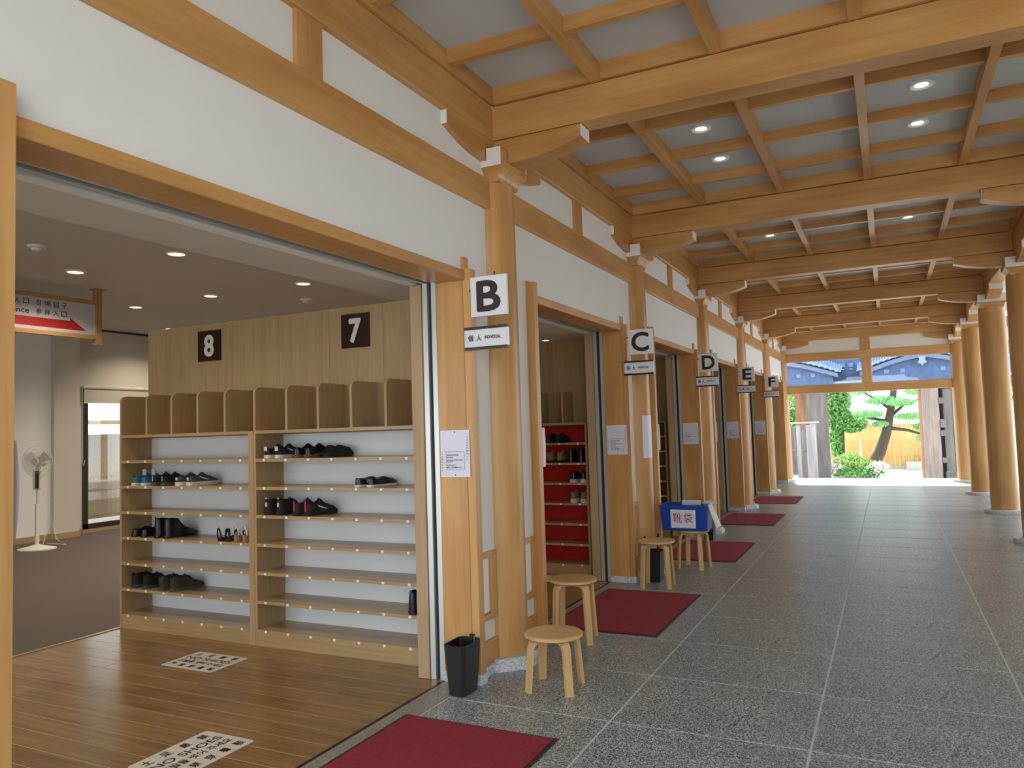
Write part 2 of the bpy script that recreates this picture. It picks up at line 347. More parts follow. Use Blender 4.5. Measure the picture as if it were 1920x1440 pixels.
# ---------------------------------------------------------------- left wall
wall = E('wall_left', (0, 0, 0), label='white plaster and cypress wall with wide openings to the shoe rooms', cat='wall', kind='structure')
def wall_bay(k):
    ya, yb = COLY[k], COLY[k+1]; o0 = ya+.5; o1 = yb-.5
    if k == 0: o0 = ya+.474
    # plaster
    box('plaster', .02, XW, ya+.1, yb-.1, 2.44, 2.94, PLASTER, wall)
    box('plaster', .02, XW, ya+.1, yb-.1, 3.12, 3.42, PLASTER, wall)
    # frieze rail and strut
    P('frieze_rail', MB().cb(.0, .212, ya+.1, yb-.1, 2.932, 3.13, .005), WY, wall)
    ym = (ya+yb)/2-.03
    P('strut', MB().cb(.05, .20, ym-.09, ym+.09, 3.13, 3.405, .004), WZ, wall)
    # lintel
    P('lintel', MB().cb(.0, .205, o0-.02, o1+.02, 2.408, 2.47, .004), WY, wall)
    for x0, x1, m in ((-.03, .0, ALU), (-.07, -.03, DARK), (-.10, -.07, ALU), (-.14, -.10, DARK), (-.20, -.14, WHITE)):
        box('head_track', x0, x1, o0, o1, 2.415 if m is not DARK else 2.43, 2.46, m, wall)
    for side in (-1, 1):     # -1: jamb at the near end of the opening (y=o0), +1: jamb at the far end
        yf = o0 if side < 0 else o1
        def yb_(a, b): return (yf+a, yf+b) if side > 0 else (yf-b, yf-a)
        a, b = yb_(0, .07)
        box('jamb_board', .0, .19, a, b, .06, 2.47, WZ, wall)
        box('jamb_tenon', .145, .195, a+.001, b-.001, 2.47, 2.555, WZ, wall)
        a, b = yb_(.003, .066)
        box('jamb_strip', .191, .243, a, b, .06, 2.475 if side > 0 else 2.545, WZ, wall)
        a, b = yb_(-.004, .074)
        box('jamb_plinth', -.002, .248, a, b, .001, .06, PALEG, wall)
        a, b = yb_(0, .07)
        for x0, x1, m, dd in ((-.035, -.002, ALU, 0), (-.065, -.035, DARK, .02), (-.10, -.065, ALU, .0)):
            aa, bb = (a+dd, b) if side > 0 else (a, b-dd)
            box('side_track', x0, x1, aa, bb, 0.002, 2.42, m, wall)
        a, b = yb_(-.0, .07)
        if side > 0: box('door_leaf', -.185, -.105, a-.01, b-.01, .004, 2.41, DOORW, wall)
        # wall between jamb and column
        if side > 0: w0, w1 = yf+.06, yb-.05
        else: w0, w1 = ya+.05, yf-.06
        box('plaster', .02, XW, w0, w1, .705, 2.44, PLASTER, wall)
        box('backing', .02, XW-.012, w0, w1, .05, .704, PLASTER, wall)
        box('rail', .05, XW+.012, w0, w1, .705, .742, WY, wall)
        box('rail', .05, XW+.012, w0, w1, .325, .362, WY, wall)
        cw = (w0, yb-.17) if side > 0 else (ya+.17, w1)
        st = (cw[1]-.065, cw[1]+.03) if side > 0 else (cw[1]-.05, cw[1]+.03)
        hp = box('hatch', .06, XW-.004, cw[0]+.02, st[0]-.004, .372, .698, WHITE, wall)
        box('hatch_frame', .05, XW+.012, st[0], st[1], .362, .705, WZ, wall)
        box('hatch_catch', XW-.004, XW+.004, cw[0]+.022, cw[0]+.05, .66, .685, DARK, hp)
        box('kick_board', .03, XW+.012, w0, w1, .06, .20, WY, wall)
        box('stone_foot', .02, XW+.03, w0, w1, .0, .06, PALEG, wall)
for k in range(6): wall_bay(k)
box('plaster', .02, XW, -2.4, .75, .0, 3.42, PLASTER, wall)
for i in range(3): pass
# left post sheets on the inner faces of the near jambs
# ---------------------------------------------------------------- end wall with transom glass
ew = E('wall_end', (0, COLY[6], 0), label='cypress end frame with two glazed transoms over the bright exit', cat='wall', kind='structure')
def glassmat():
    m, t, b = newmat('transom_glass'); t.nodes.remove(b)
    tr = t.nodes.new('ShaderNodeBsdfTransparent'); tr.inputs[0].default_value = (.62, .76, .97, 1)
    gl = t.nodes.new('ShaderNodeBsdfGlossy'); gl.inputs['Roughness'].default_value = .02; mx = t.nodes.new('ShaderNodeMixShader'); mx.inputs[0].default_value = .07
    t.links.new(tr.outputs[0], mx.inputs[1]); t.links.new(gl.outputs[0], mx.inputs[2]); t.links.new(mx.outputs[0], t.nodes['Material Output'].inputs[0]); return m
GLASS = glassmat(); CLEAR = GLASS.copy(); CLEAR.name = 'clear_glass'; CLEAR.node_tree.nodes['Transparent BSDF'].inputs[0].default_value = (.93, .95, .93, 1)
for z0, z1 in ((2.12, 2.32), (2.91, 3.10)):
    P('transom_beam', MB().cb(.2, 3.9, -.07, .07, z0, z1, .006), WX, ew)
P('middle_post', MB().cb(1.98, 2.18, -.065, .065, 2.32, 3.41, .006), WZ, ew)
for x0, x1 in ((.28, 1.98), (2.18, 3.82)):
    box('transom_glass', x0, x1, -.008, .008, 2.32, 2.91, GLASS, ew); box('plaster', x0, x1, -.03, .03, 3.10, 3.41, PLASTER, ew)
    fr = MB()
    for a in ((x0, x0+.012, 2.32, 2.91), (x1-.012, x1, 2.32, 2.91), (x0, x1, 2.32, 2.332), (x0, x1, 2.898, 2.91)): fr.box(a[0], a[1], -.02, .02, a[2], a[3])
    P('glazing_bead', fr, ALU, ew)
# the end frame goes on beyond the open side row
for z0, z1 in ((2.12, 2.32), (2.91, 3.10), (3.405, 3.632)):
    P('transom_beam', MB().cb(4.1, 6.2, -.07, .07, z0, z1, .006), WX, ew)
P('middle_post', MB().cb(6.0, 6.2, -.08, .08, 0, 3.405, .006), WZ, ew)
box('transom_glass', 4.15, 6.0, -.008, .008, 2.32, 2.91, GLASS, ew); box('plaster', 4.15, 6.0, -.03, .03, 3.10, 3.405, PLASTER, ew)

# ---------------------------------------------------------------- the shoe room
BLACKF_ = plain('black_mullion', (.015, .013, .012), .4)
rm = E('wall_room', (0, 0, 0), label='beige walls and pilaster of the back room', cat='wall', kind='structure')
box('wall_surface', -10.2, -9.5, -2.6, 8.22, 0, 3.4, ROOMW, rm); box('pilaster', -9.55, -9.3, 7.0, 7.56, .0, 3.4, WHITE, rm)
box('pilaster', -9.55, -9.22, 7.56, 7.98, .0, 3.4, ROOMW, rm)
box('wall_surface', -10.2, -9.5, 8.22, 9.75, 2.42, 3.4, ROOMW, rm); box('wall_surface', -10.2, -9.5, 9.75, 20, 0, 3.4, ROOMW, rm)
box('skirting', -9.5, -9.485, -3, 7.0, 0, .09, OAKX, rm); box('skirting', -9.3, -9.285, 7.0, 7.56, 0, .09, OAKX, rm); box('skirting', -9.22, -9.2, 7.56, 7.98, 0, .09, OAKX, rm)
box('skirting', -9.5, -9.485, 7.98, 8.22, 0, .09, OAKX, rm)
box('cornice', -9.5, -9.47, -3, 20, 3.37, 3.4, DARK, rm)
box('end_wall', -10.2, .0, 20, 20.2, 0, 3.4, ROOMW, rm); box('near_wall', -10.2, -6.4, -2.6, -2.4, 0, 3.4, ROOMW, rm); box('near_wall', -6.4, .0, -2.6, -2.4, 2.35, 3.4, ROOMW, rm); box('near_wall', -.3, .0, -2.6, -2.4, 0, 2.35, ROOMW, rm)
wn = E('window_2', (-6.4, -2.5, 0), label='wide glazed front of the shoe room behind the viewer', cat='window', kind='structure')
for i in range(5): box('mullion', 1.5*i, 1.5*i+.06, -.03, .03, 0, 2.35, BLACKF_, wn)
rc = E('ceiling_room', (0, 0, 0), label='dim grey ceiling of the shoe room with lower soffit by the doors', cat='ceiling', kind='structure')
box('ceiling_slab', -10.2, -.6, -3.2, 20.2, 3.4, 3.6, ROOMC, rc)
box('soffit', -.6, -.0, -3.2, 20.2, 2.43, 3.5, ROOMC, rc)
# glazed door at the back with roller blind
d = E('window_1', (-9.5, 8.22, 0), label='black framed glass door behind a half raised pale roller blind', cat='door', kind='structure')
BLACKF = plain('black_frame', (.015, .013, .012), .4)
fr = MB(); fr.box(-.06, .02, .0, .09, .06, 2.4); fr.box(-.06, .02, 1.43, 1.52, .06, 2.4); fr.box(-.06, .02, 0, 1.52, .06, .14); fr.box(-.06, .02, 0, 1.52, 2.33, 2.4)
P('door_frame', fr, BLACKF, d); box('door_glass', -.03, -.02, .09, 1.43, .14, 2.33, CLEAR, d); box('door_sill', -.06, .03, -.02, 1.52, 0, .06, OAKX, d)
bl = E('roller_blind', (-9.46, 8.2, 2.4), label='pale roller blind half lowered over the black framed glass door', cat='blind')
BLM = plain('blind_cloth', (.55, .52, .45), .7)
P('blind_tube', MB().lathe([(.03, 0), (.03, 1.5)], n=12).xf(Matrix.Rotation(-PI/2, 4, 'X')), BLM, bl, .6)
box('blind_cloth', .0, .004, .02, 1.48, -.25, .0, BLM, bl); box('hem_bar', -.004, .008, .02, 1.48, -.262, -.25, WHITE, bl)
P('pull_cord', MB().tube([(.01, -.01, 0), (.01, -.01, -1.25), (.012, .01, -1.3), (.01, .03, -1.2)], .004, 6), WHITE, bl)

# slatted screen outside the back window
ss = E('slatted_fence', (-10.6, 8.0, 0), label='pale vertical slat screen outside the back glass door', cat='fence')
PALEW = plain('pale_timber', (.42, .33, .23), .6, noise=.1)
for i in range(18): box('slat', 0, .03, .30+.085*i, .365+.085*i, .1, 1.6, PALEW, ss)
box('board', -.02, .04, .02, .28, .1, 1.62, PALEW, ss)
for z in (.16, .85, 1.56): box('rail', .03, .05, .28, 1.85, z, z+.07, PALEW, ss)
for y in (.42, 1.0): box('screen_post', -.5, -.3, y, y+.22, 0, 2.6, PALEW, ss)
box('rail', -.45, -.4, -.2, 2.2, 1.82, 1.9, PALEW, ss)

# ceiling lamps and detectors of the room
for i, (x, y, nm) in enumerate([(-3.99, 5.45, 'nearest the door lintel'), (-5.58, 5.44, 'above the entrance arrow sign'), (-5.57, 7.33, 'in the middle row, centre'), (-7.07, 7.35, 'in the middle row beside the arrow sign post'), (-4.02, 7.38, 'in the middle row above plate eight'),
                     (-8.53, 9.15, 'peeping over the top left corner of the oak partition'), (-7.09, 9.23, 'half hidden over the partition left of plate eight'), (-5.62, 9.28, 'half hidden over the partition between the plates'), (-4.03, 9.33, 'half hidden over the partition right of plate seven'), (-4.13, 15.2, 'seen through the entrance marked C')]):
    downlight(x, y, 3.398, .085, GLOWW, 'warm lit round downlight %s' % nm, 'warm downlights in the room ceiling', .96)
    light('SPOT', 'room_spot_glow', (x, y, 3.38), (0, 0, 0), 120, (1, .84, .64), spot_size=2.5, spot_blend=.7, shadow_soft_size=.08)
for x in (-1.6, -2.8): light('SPOT', 'room_spot_glow', (x, 2.6, 3.38), (0, 0, 0), 80, (1, .84, .64), spot_size=2.2, spot_blend=.7, shadow_soft_size=.08)  # two more unseen spots with no fitting, extra light inside the room
for (x, y, lb) in ((-4.81, 4.53, 'white smoke detector on the ceiling near the door lintel'), (-4.76, 8.28, 'flat white detector on the ceiling before plate seven')):
    t = E('smoke_detector', (x, y, 3.4), label=lb, cat='smoke detector')
    P('base', MB().lathe([(.085, 0), (.08, -.02), (.06, -.025)], n=20), WHITE, t, .6)
    P('sensor_head', MB().lathe([(.05, -.024), (.045, -.045), (.02, -.055)], n=16), WHITE, t, .6)
t = E('security_camera', (-9.2, 9.45, 3.39), label='white dome security camera at the ceiling corner beside the oak partition', cat='security camera')
P('base', MB().lathe([(.12, 0), (.12, -.08), (.10, -.12)], n=20), WHITE, t, .6); P('lens_dome', MB().lathe([(.08, -.12), (.07, -.17), (.03, -.20)], n=16), BLACKP, t, 1)

# ---------------------------------------------------------------- shoe racks
SY = .304
tagm = MB().box(-.010, .010, -.003, 0, -.008, .008).mesh('number_tag', WHITE)
def rack(k, back, first_unit, col, lab):
    """front plane at y = column - .314; two units joined"""
    yf = COLY[k+1]-.314
    for u, (x0, x1) in enumerate(((-3.16, -1.735), (-1.705, -.27))):
        if k > 0 and u == 0: continue
        t = E('shoe_rack', (x0, yf, 0), label=lab[u], cat='shoe rack', group='oak shoe racks')
        w_ = x1-x0
        sx0 = 0; sx1 = w_
        box('side_panel', 0, .022, 0, .30, 0, 1.54, OAKZ, t); box('side_panel', w_-.022, w_, 0, .30, 0, 1.54, OAKZ, t)
        if u == 1: box('side_panel', -.03, -.0005, -.002, .30, 0, 1.54, OAKZ, t)
        box('back_panel', .022, w_-.022, .285, .297, .09, 1.51, back, t)
        box('kick_board', .022, w_-.022, .002, .02, 0, .092, OAKX, t)
        for i in range(8):
            z = .114+.204*i
            sh = box('shelf', .022, w_-.022, 0, .285, z-.022, z, OAKX, t)
            if i < 7:
                for j in range(7): link('number_tag', tagm, sh, (.10+(w_-.2)*j/6, 0, z-.011))
        for j in range(5):
            x = .02+ (w_/5)*j if j else .0
            pts = [(0.0, 1.542)]+[(.05-.05*math.cos(a), 1.81+.05*math.sin(a)) for a in [i*PI/12 for i in range(7)]]+[(.283, 1.86), (.283, 1.542)]
            P('divider', MB().prism(pts, x if j else .0, (x+.02) if j else .022, 'x'), OAKZ, t)
    pt = E('partition', (0, yf, 0), label='tall oak partition rising behind the %s shoe racks' % col, cat='partition', kind='structure')
    xs = [-3.2+.49*i for i in range(7)]
    if k > 0: xs = [x for x in xs if x > -1.9]
    for a, b in zip(xs[:-1], xs[1:]): box('board', a+.001, b-.001, .302, .34, 0, 2.43, OAKZ, pt)
    box('white_return', xs[-1]-.01, -.19, .10, .13, 0, 2.43, ROOMW, pt)
rack(0, SHELFBACK, 8, 'white backed', ['wide oak shoe rack under plate 8 holding boots and sneakers', 'wide oak shoe rack under plate 7 partly hidden by the door leaf'])
rack(1, REDBACK, 6, 'red backed', ['', 'oak shoe rack with red back inside the entrance marked C side'])
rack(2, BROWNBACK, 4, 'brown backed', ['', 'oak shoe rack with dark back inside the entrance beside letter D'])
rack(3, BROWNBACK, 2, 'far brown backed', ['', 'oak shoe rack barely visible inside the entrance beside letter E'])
RY = COLY[1]-.314
for (x0, x1, s) in ((-2.595, -2.34, '8'), (-1.118, -.865, '7')):
    t = E('number_plate', ((x0+x1)/2, RY+.30, 2.25), label='dark brown square plate with pale numeral %s %s' % (s, 'above the left shoe rack' if s == '8' else 'above the right shoe rack'), cat='number plate', group='number plates on the partition')
    box('plate', -(x1-x0)/2, (x1-x0)/2, -.008, 0, -.125, .125, PLATE, t)
    text(s, (-.055, -.0095, -.09), (1, 0, 0), (0, 0, 1), .11, .18, plain('pale_numeral', (.72, .70, .66), .4), t, .035 if s == '8' else .04, 'numeral')

# ---------------------------------------------------------------- shoes
def sstep(a, b, x):
    x = max(0, min(1, (x-a)/(b-a))); return x*x*(3-2*x)
def interp(tab, t):
    for (a, u), (b, v) in zip(tab[:-1], tab[1:]):
        if t <= b: return u+(v-u)*sstep(a, b, t)
    return tab[-1][1]
def outline(t, w): return w*interp([(0, .30), (.06, .62), (.2, .74), (.4, .70), (.65, .98), (.78, 1.0), (.92, .72), (1, .22)], t)
def shoe(name, label, group, loc, rz, um, sm_, prof, Ls=.27, W=.048, sole=.024, openr=(.04, .40), cat='shoe', laces=None, swoosh=None, heel=None, tongue=None, lining=None):
    """heel at y=0, toe at y=Ls; prof = [(t, top height)]"""
    t = E(name, loc, rz, label, cat, group)
    N = 18; K = 14; R = []
    for i in range(N+1):
        q = i/N; w_ = outline(q, W)*1.0; h = interp(prof, q); y = Ls*(.01+.98*q); ring = []
        dep = sstep(openr[0]-.03, openr[0]+.02, q)*(1-sstep(openr[1]-.04, openr[1]+.04, q)) if openr else 0
        for j in range(K+1):
            a = PI*j/K; c, s = math.cos(a), math.sin(a)
            x = w_*math.copysign(abs(c)**.55, c); tall = max(0, (h-.10)/.12); x *= 1-.18*tall*s
            z = sole*.8+(h-sole*.8)*(s**.75)
            if dep: z -= dep*min(.05, h*.45)*max(0, (s-.80)/.2)
            ring.append((x, y, z))
        R.append(ring)
    P('upper', MB().rings(R), um, t, 1.3)
    RS = []
    for i in range(N+1):
        q = i/N; w_ = outline(q, W)*1.07; y = Ls*(-.015+1.03*q); lift = .010*sstep(.8, 1, q)
        hs = sole if heel is None else heel+(sole-heel)*sstep(.30, .5, q)
        RS.append([(-w_*.93, y, lift), (w_*.93, y, lift), (w_, y, lift+hs*.4), (w_*.98, y, hs+lift*.5), (-w_*.98, y, hs+lift*.5), (-w_, y, lift+hs*.4)])
    P('sole', MB().rings(RS), sm_, t, .9)
    if lining:
        q0, q1 = openr; mb = MB(); n = 16
        h0 = interp(prof, (q0+q1)/2)-min(.03, .3*interp(prof, .2))
        P('lining', MB().add([(outline(.2, W)*.62*math.cos(2*PI*j/n), Ls*((q0+q1)/2+(q1-q0)*.46*math.sin(2*PI*j/n)), h0+.012+.014*math.sin(2*PI*j/n)) for j in range(n)], [tuple(range(n))]), lining, t)
    if laces:
        mb = MB()
        for i in range(4):
            q = (openr[1] if openr else .4)+.03+.055*i; h = interp(prof, q); w_ = outline(q, W)*.5
            mb.tube([(-w_, Ls*q, h*.93), (0, Ls*(q+.008), h+.004), (w_, Ls*q, h*.93)], .0022, 5)
        P('laces', mb, laces, t)
    if tongue:
        q = openr[1]; h = interp(prof, q)
        P('tongue', MB().prism([(-.022, h-.02), (.022, h-.02), (.02, h+.022), (.0, h+.032), (-.02, h+.022)], Ls*q-.004, Ls*q+.004, 'y'), tongue, t)
    if swoosh:
        mb = MB(); up_, lo_ = [], []
        for i in range(9):
            q = .30+.34*i/8; u = i/8; w_ = outline(q, W)
            zc = .040+.030*(1-u)**1.5 if True else 0
            th = .010*math.sin(PI*min(1, .15+u*1.0))**.8+.0006
            ss_ = lambda z: z
            hh = interp(prof, q)
            def xs(z):
                s = max(0, min(1, (z-sole*.8)/(hh-sole*.8)))**(1/.75); return w_*(max(0, 1-s*s)**.275)+.0015
            up_.append((xs(zc+th/2), Ls*(1-q)*1.0 if False else Ls*q, zc+th/2)); lo_.append((xs(zc-th/2), Ls*q, zc-th/2))
        mb.add(up_+lo_, [(i, i+1, 9+i+1, 9+i) for i in range(8)])
        P('side_emblem', mb, swoosh, t)
    return t
bk = plain('black_leather', (.006, .006, .007), .3); bkm = plain('black_fabric', (.008, .008, .010), .8, noise=.3, scale=80)
wh = plain('white_rubber', (.62, .60, .56), .5); tl = plain('teal_mesh', (.01, .13, .22), .6); ol = plain('olive_rubber', (.06, .065, .04), .7)
gy = plain('grey_suede', (.05, .05, .05), .8); nv = plain('navy_leather', (.008, .012, .03), .35); tn = plain('tan_suede', (.28, .16, .06), .8)
cork = plain('cork', (.30, .16, .07), .7); redm = plain('dark_red_mesh', (.02, .005, .008), .7); grn = plain('dark_green_suede', (.03, .035, .022), .8)
sil = plain('silver_emblem', (.6, .6, .6), .4); bei = plain('beige_lining', (.30, .25, .16), .7); brn = plain('brown_sole', (.12, .06, .035), .6); coral = plain('coral_trim', (.55, .06, .06), .5)
SNK = [(0, .072), (.05, .088), (.2, .075), (.34, .082), (.42, .102), (.6, .075), (.8, .055), (1, .03)]
LOW = [(0, .06), (.06, .072), (.25, .06), (.45, .072), (.7, .055), (1, .03)]
HIGH = [(0, .11), (.05, .135), (.25, .12), (.36, .13), (.5, .105), (.75, .062), (1, .035)]
BOOT = [(0, .165), (.05, .178), (.3, .178), (.40, .165), (.47, .11), (.62, .075), (.8, .06), (1, .032)]
TALL = [(0, .155), (.05, .17), (.3, .17), (.42, .155), (.5, .10), (.7, .066), (1, .035)]
def sh(i): return .114+.204*i
def pair(name, lab, grp, x, shelf, y, rz, gap=.105, **kw):
    """left shoe then right shoe, by copying"""
    yy_ = kw.pop('ybase', RY)
    a = shoe(name, lab % 'left', grp, (x, yy_+y, sh(shelf)+.001), rz, **kw)
    b = dup(a); b.location = (x+gap, yy_+y+.002, sh(shelf)+.001); b['label'] = lab % 'right'
    return a, b
G = 'shoes on the white backed racks'
pair('sneaker', 'teal mesh sneaker with white midsole, %s of its pair, on the left rack', G, -3.02, 5, .012, -.02, um=tl, sm_=wh, prof=SNK, laces=wh, tongue=sil, W=.043, sole=.022)
pair('sneaker', 'dark olive soled sneaker, %s of its pair, between teal and grey heeled sneakers', G, -2.79, 5, .012, -.05, um=bkm, sm_=ol, prof=SNK, W=.045, laces=redm)
pair('sneaker', 'black sneaker with grey heel and thick white sole, %s of its pair, left rack', G, -2.52, 5, .012, -.16, gap=.12, um=gy, sm_=wh, prof=SNK, W=.047, sole=.03, swoosh=sil)
pair('shoe', 'low plain black shoe, %s of its pair, left of the ankle boots', G, -3.02, 3, .012, -.02, um=bk, sm_=bk, prof=LOW, W=.045)
pair('ankle_boot', 'shiny black ankle boot, %s of its pair on the fourth shelf under plate 8', G, -2.76, 3, .012, -.14, um=bk, sm_=bk, prof=BOOT, W=.048, cat='boot')
pair('sneaker', 'dark grey trail shoe, %s of its pair in the lowest occupied left corner', G, -3.03, 1, .012, -.08, gap=.13, um=bkm, sm_=gy, prof=HIGH, W=.048, laces=gy)
pair('hiking_shoe', 'olive brown hiking shoe, %s of its pair beside grey trail shoes', G, -2.72, 1, .012, -.20, gap=.125, um=grn, sm_=ol, prof=HIGH, W=.050, laces=bkm)
# strappy sandals
def sandal(lab, x, rz, solem, strapm, heel, Ls=.24, hs=.02):
    t = E('sandal', (x, RY+.015, sh(3)+.001), rz, lab, 'sandal', G); N = 14; RS = []
    for i in range(N+1):
        q = i/N; w_ = outline(q, .040)*1.05; y = Ls*q; h = heel+(hs-heel)*sstep(.25, .75, q)
        b = 0 if heel < .04 or q < .32 or q > .6 else (h-.02)*.5*math.sin(PI*(q-.32)/.28)
        RS.append([(-w_, y, b), (w_, y, b), (w_, y, h), (-w_, y, h)])
    P('sole', MB().rings(RS), solem, t, .7)
    for q, hh in ((.04, .09), (.30, .075), (.55, .05), (.74, .045)):
        w_ = outline(max(q, .12), .040); z0 = heel+(hs-heel)*sstep(.25, .75, q)
        pts = [(w_*math.cos(PI*j/8), Ls*q+(.03 if q < .1 else .012)*(math.sin(PI*j/8) if q > .1 else -math.sin(PI*j/8)*.3), z0+hh*.8*math.sin(PI*j/8)) for j in range(9)]
        P('strap', MB().tube(pts, .006, 5), strapm, t)
    return t
for i, nm in enumerate(('left', 'right')):
    sandal('black strappy sandal, %s of its pair, on the fourth shelf near the rack joint' % nm, -2.08+.085*i, -.25, bkm, bkm, .022)
    sandal('sandal with cork heel and white straps, %s of its pair, at the rack joint' % nm, -1.91+.085*i, .02, cork, wh, .05)
pair('sneaker', 'black sneaker with white heel tab and sole, %s of its pair, top right shelf', G, -1.60, 6, .012, -.10, gap=.10, um=bkm, sm_=wh, prof=SNK, W=.044, laces=bkm, swoosh=wh)
pair('shoe', 'black buckled shoe with brown sole, %s of its pair, beside white heeled sneakers', G, -1.35, 6, .03, -.25, gap=.10, um=bk, sm_=brn, prof=SNK, W=.045)
pair('clog', 'black clog with open heel, %s of its pair, rightmost on the top right shelf', G, -1.18, 6, .05, -.35, gap=.085, um=bkm, sm_=bkm, prof=[(0, .03), (.3, .04), (.5, .085), (.8, .07), (1, .04)], Ls=.23, W=.045, openr=(.05, .4))
pair('loafer', 'navy leather loafer with beige lining and dotted heel, %s of its pair alone', G, -.79, 5, .012, -.16, gap=.10, um=nv, sm_=wh, prof=LOW, W=.045, sole=.016, lining=bei, openr=(.05, .5))
pair('high_top_sneaker', 'black high top sneaker with silver heel mark, %s of its pair near red trimmed ones', G, -1.60, 4, .012, -.04, gap=.11, um=bkm, sm_=bkm, prof=HIGH, W=.050, laces=bkm)
pair('sneaker', 'black and dark red sneaker with coral heel trim, %s of its pair', G, -1.34, 4, .012, -.22, gap=.10, um=redm, sm_=bkm, prof=[(0, .095), (.05, .11), (.2, .09), (.34, .10), (.42, .115), (.6, .08), (.8, .06), (1, .035)], W=.047, laces=bkm, swoosh=sil)
pair('rain_boot', 'glossy navy boot, %s of its pair near the door leaf', G, -.37, 1, .012, 0, gap=.095, um=nv, sm_=nv, prof=TALL, W=.046, cat='boot')
# heel marks on visible heels (small parts)
for o in list(C.objects):
    lb = o.get('label', '')
    def hm(nm, x0, x1, z0, z1, m, y=-.001):
        box(nm, x0, x1, y-.004, y, z0, z1, m, o)
    if 'white heel tab' in lb: hm('heel_tab', -.016, .016, .052, .085, wh, .003)
    elif 'silver heel mark' in lb: hm('heel_mark', -.008, .008, .06, .09, sil, .003); hm('heel_mark', -.008, .008, .115, .125, sil, .004)
    elif 'coral heel trim' in lb: hm('heel_trim', -.006, .006, .03, .105, coral, .003)
    elif 'dotted heel' in lb:
        for a in (-.012, 0, .012):
            for b in (.035, .047): hm('heel_dot', a-.002, a+.002, b, b+.004, sil, .003)
    elif 'thick white sole' in lb: hm('heel_patch', -.012, .012, .045, .065, sil, .003)
    elif 'dark olive soled' in lb: hm('heel_mark', -.003, .003, .035, .075, sil, .003)
G2 = 'shoes on the red backed rack'
YR = COLY[2]-.314
pair('shoe', 'black green shoe, %s of its pair on the top shelf with the red back', G2, -.70, 6, .012, -.06, gap=.10, ybase=YR, um=bkm, sm_=bkm, prof=SNK, W=.045)
pair('lace_boot', 'tan lace up boot, %s of its pair on the red backed rack', G2, -.70, 5, .012, .0, gap=.11, ybase=YR, um=tn, sm_=bkm, prof=HIGH, W=.045, laces=wh, cat='boot')
pair('ankle_boot', 'tall black boot, %s of its pair next to the tan lace boots', G2, -.47, 5, .012, .0, gap=.11, ybase=YR, um=bk, sm_=bk, prof=TALL, W=.048, cat='boot')
pair('sneaker', 'navy sneaker with thick white sole, %s of its pair on the third red shelf', G2, -.45, 4, .012, .0, gap=.11, ybase=YR, um=nv, sm_=wh, prof=HIGH, W=.048, sole=.035)
pair('sneaker', 'tan suede sneaker with white sole, %s of its pair on the fourth red shelf', G2, -.45, 3, .012, .0, gap=.11, ybase=YR, um=tn, sm_=wh, prof=HIGH, W=.047, sole=.04, laces=wh)

# ---------------------------------------------------------------- mats
for k in range(5):
    y1 = [3.455, 6.76, 9.83, 12.88, 15.90][k]; y0 = y1-[1.5, 1.42, 1.41, 1.41, 1.40][k]; x0, x1 = [(.085, .965), (.07, .925), (.09, .93), (.09, .93), (.09, .93)][k]
    t = E('door_mat', ((x0+x1)/2, (y0+y1)/2, 0), label='dark red ribbed mat before the %s' % ['nearest entrance by the floor stickers', 'entrance between signs B and C', 'entrance between signs C and D, behind the blue bin', 'entrance between signs D and E', 'entrance between signs E and F, smallest of the mats'][k], cat='mat', group='red entrance mats')
    hx, hy = (x1-x0)/2, (y1-y0)/2
    P('rubber_border', MB().cb(-hx, hx, -hy, hy, .0005, .005, .002), RUBBER, t)
    P('pile', MB().cb(-hx+.022, hx-.022, -hy+.022, hy-.022, .004, .011, .002), MATRED, t)

# ---------------------------------------------------------------- floor stickers
KR1 = '신발을 벗어 주세요'
def sticker(org, u, v, w_, h_, label):
    t = E('floor_sticker', org, label=label, cat='floor sign', group='white floor stickers')
    u, v = Vector(u), Vector(v); n = 6; rr = .018; pts = []
    for cx_, cy_, a0 in ((w_-rr, rr, -PI/2), (w_-rr, h_-rr, 0), (rr, h_-rr, PI/2), (rr, rr, PI)):
        for i in range(n+1): a = a0+PI/2*i/n; pts.append((cx_+rr*math.cos(a), cy_+rr*math.sin(a)))
    P('sheet', MB().rings([[tuple(u*p[0]+v*p[1]+Vector((0, 0, z))) for p in pts] for z in (.0003, .0015)]), plain('sticker_white', (.72, .70, .64), .4), t)
    def ln(s, x, y, ww, hh, b=.02, sp=1): text(s, u*x+v*y+Vector((0, 0, .002)), u, v, ww, hh, INK, t, b, 'lettering', sp)
    for i, ch in enumerate('土足厳禁'): ln(ch, w_*(.09+.235*i), h_*.76, w_*.105, h_*.16)
    ln('NO SHOES', w_*.07, h_*.535, w_*.86, h_*.15, .01)
    ln(KR1, w_*.07, h_*.32, w_*.86, h_*.15, .015)
    for i, ch in enumerate('严禁穿着鞋'): ln(ch, w_*(.07+.19*i), h_*.08, w_*.10, h_*.16)
sticker((-1.975, 3.60, 0), (1, 0, 0), (0, 1, 0), .465, .325, 'white NO SHOES floor sticker near the rack under plate 8')
sticker((-.425, 2.43, 0), (0, 1, 0), (-1, 0, 0), .46, .335, 'white NO SHOES floor sticker turned sideways close to the sill')

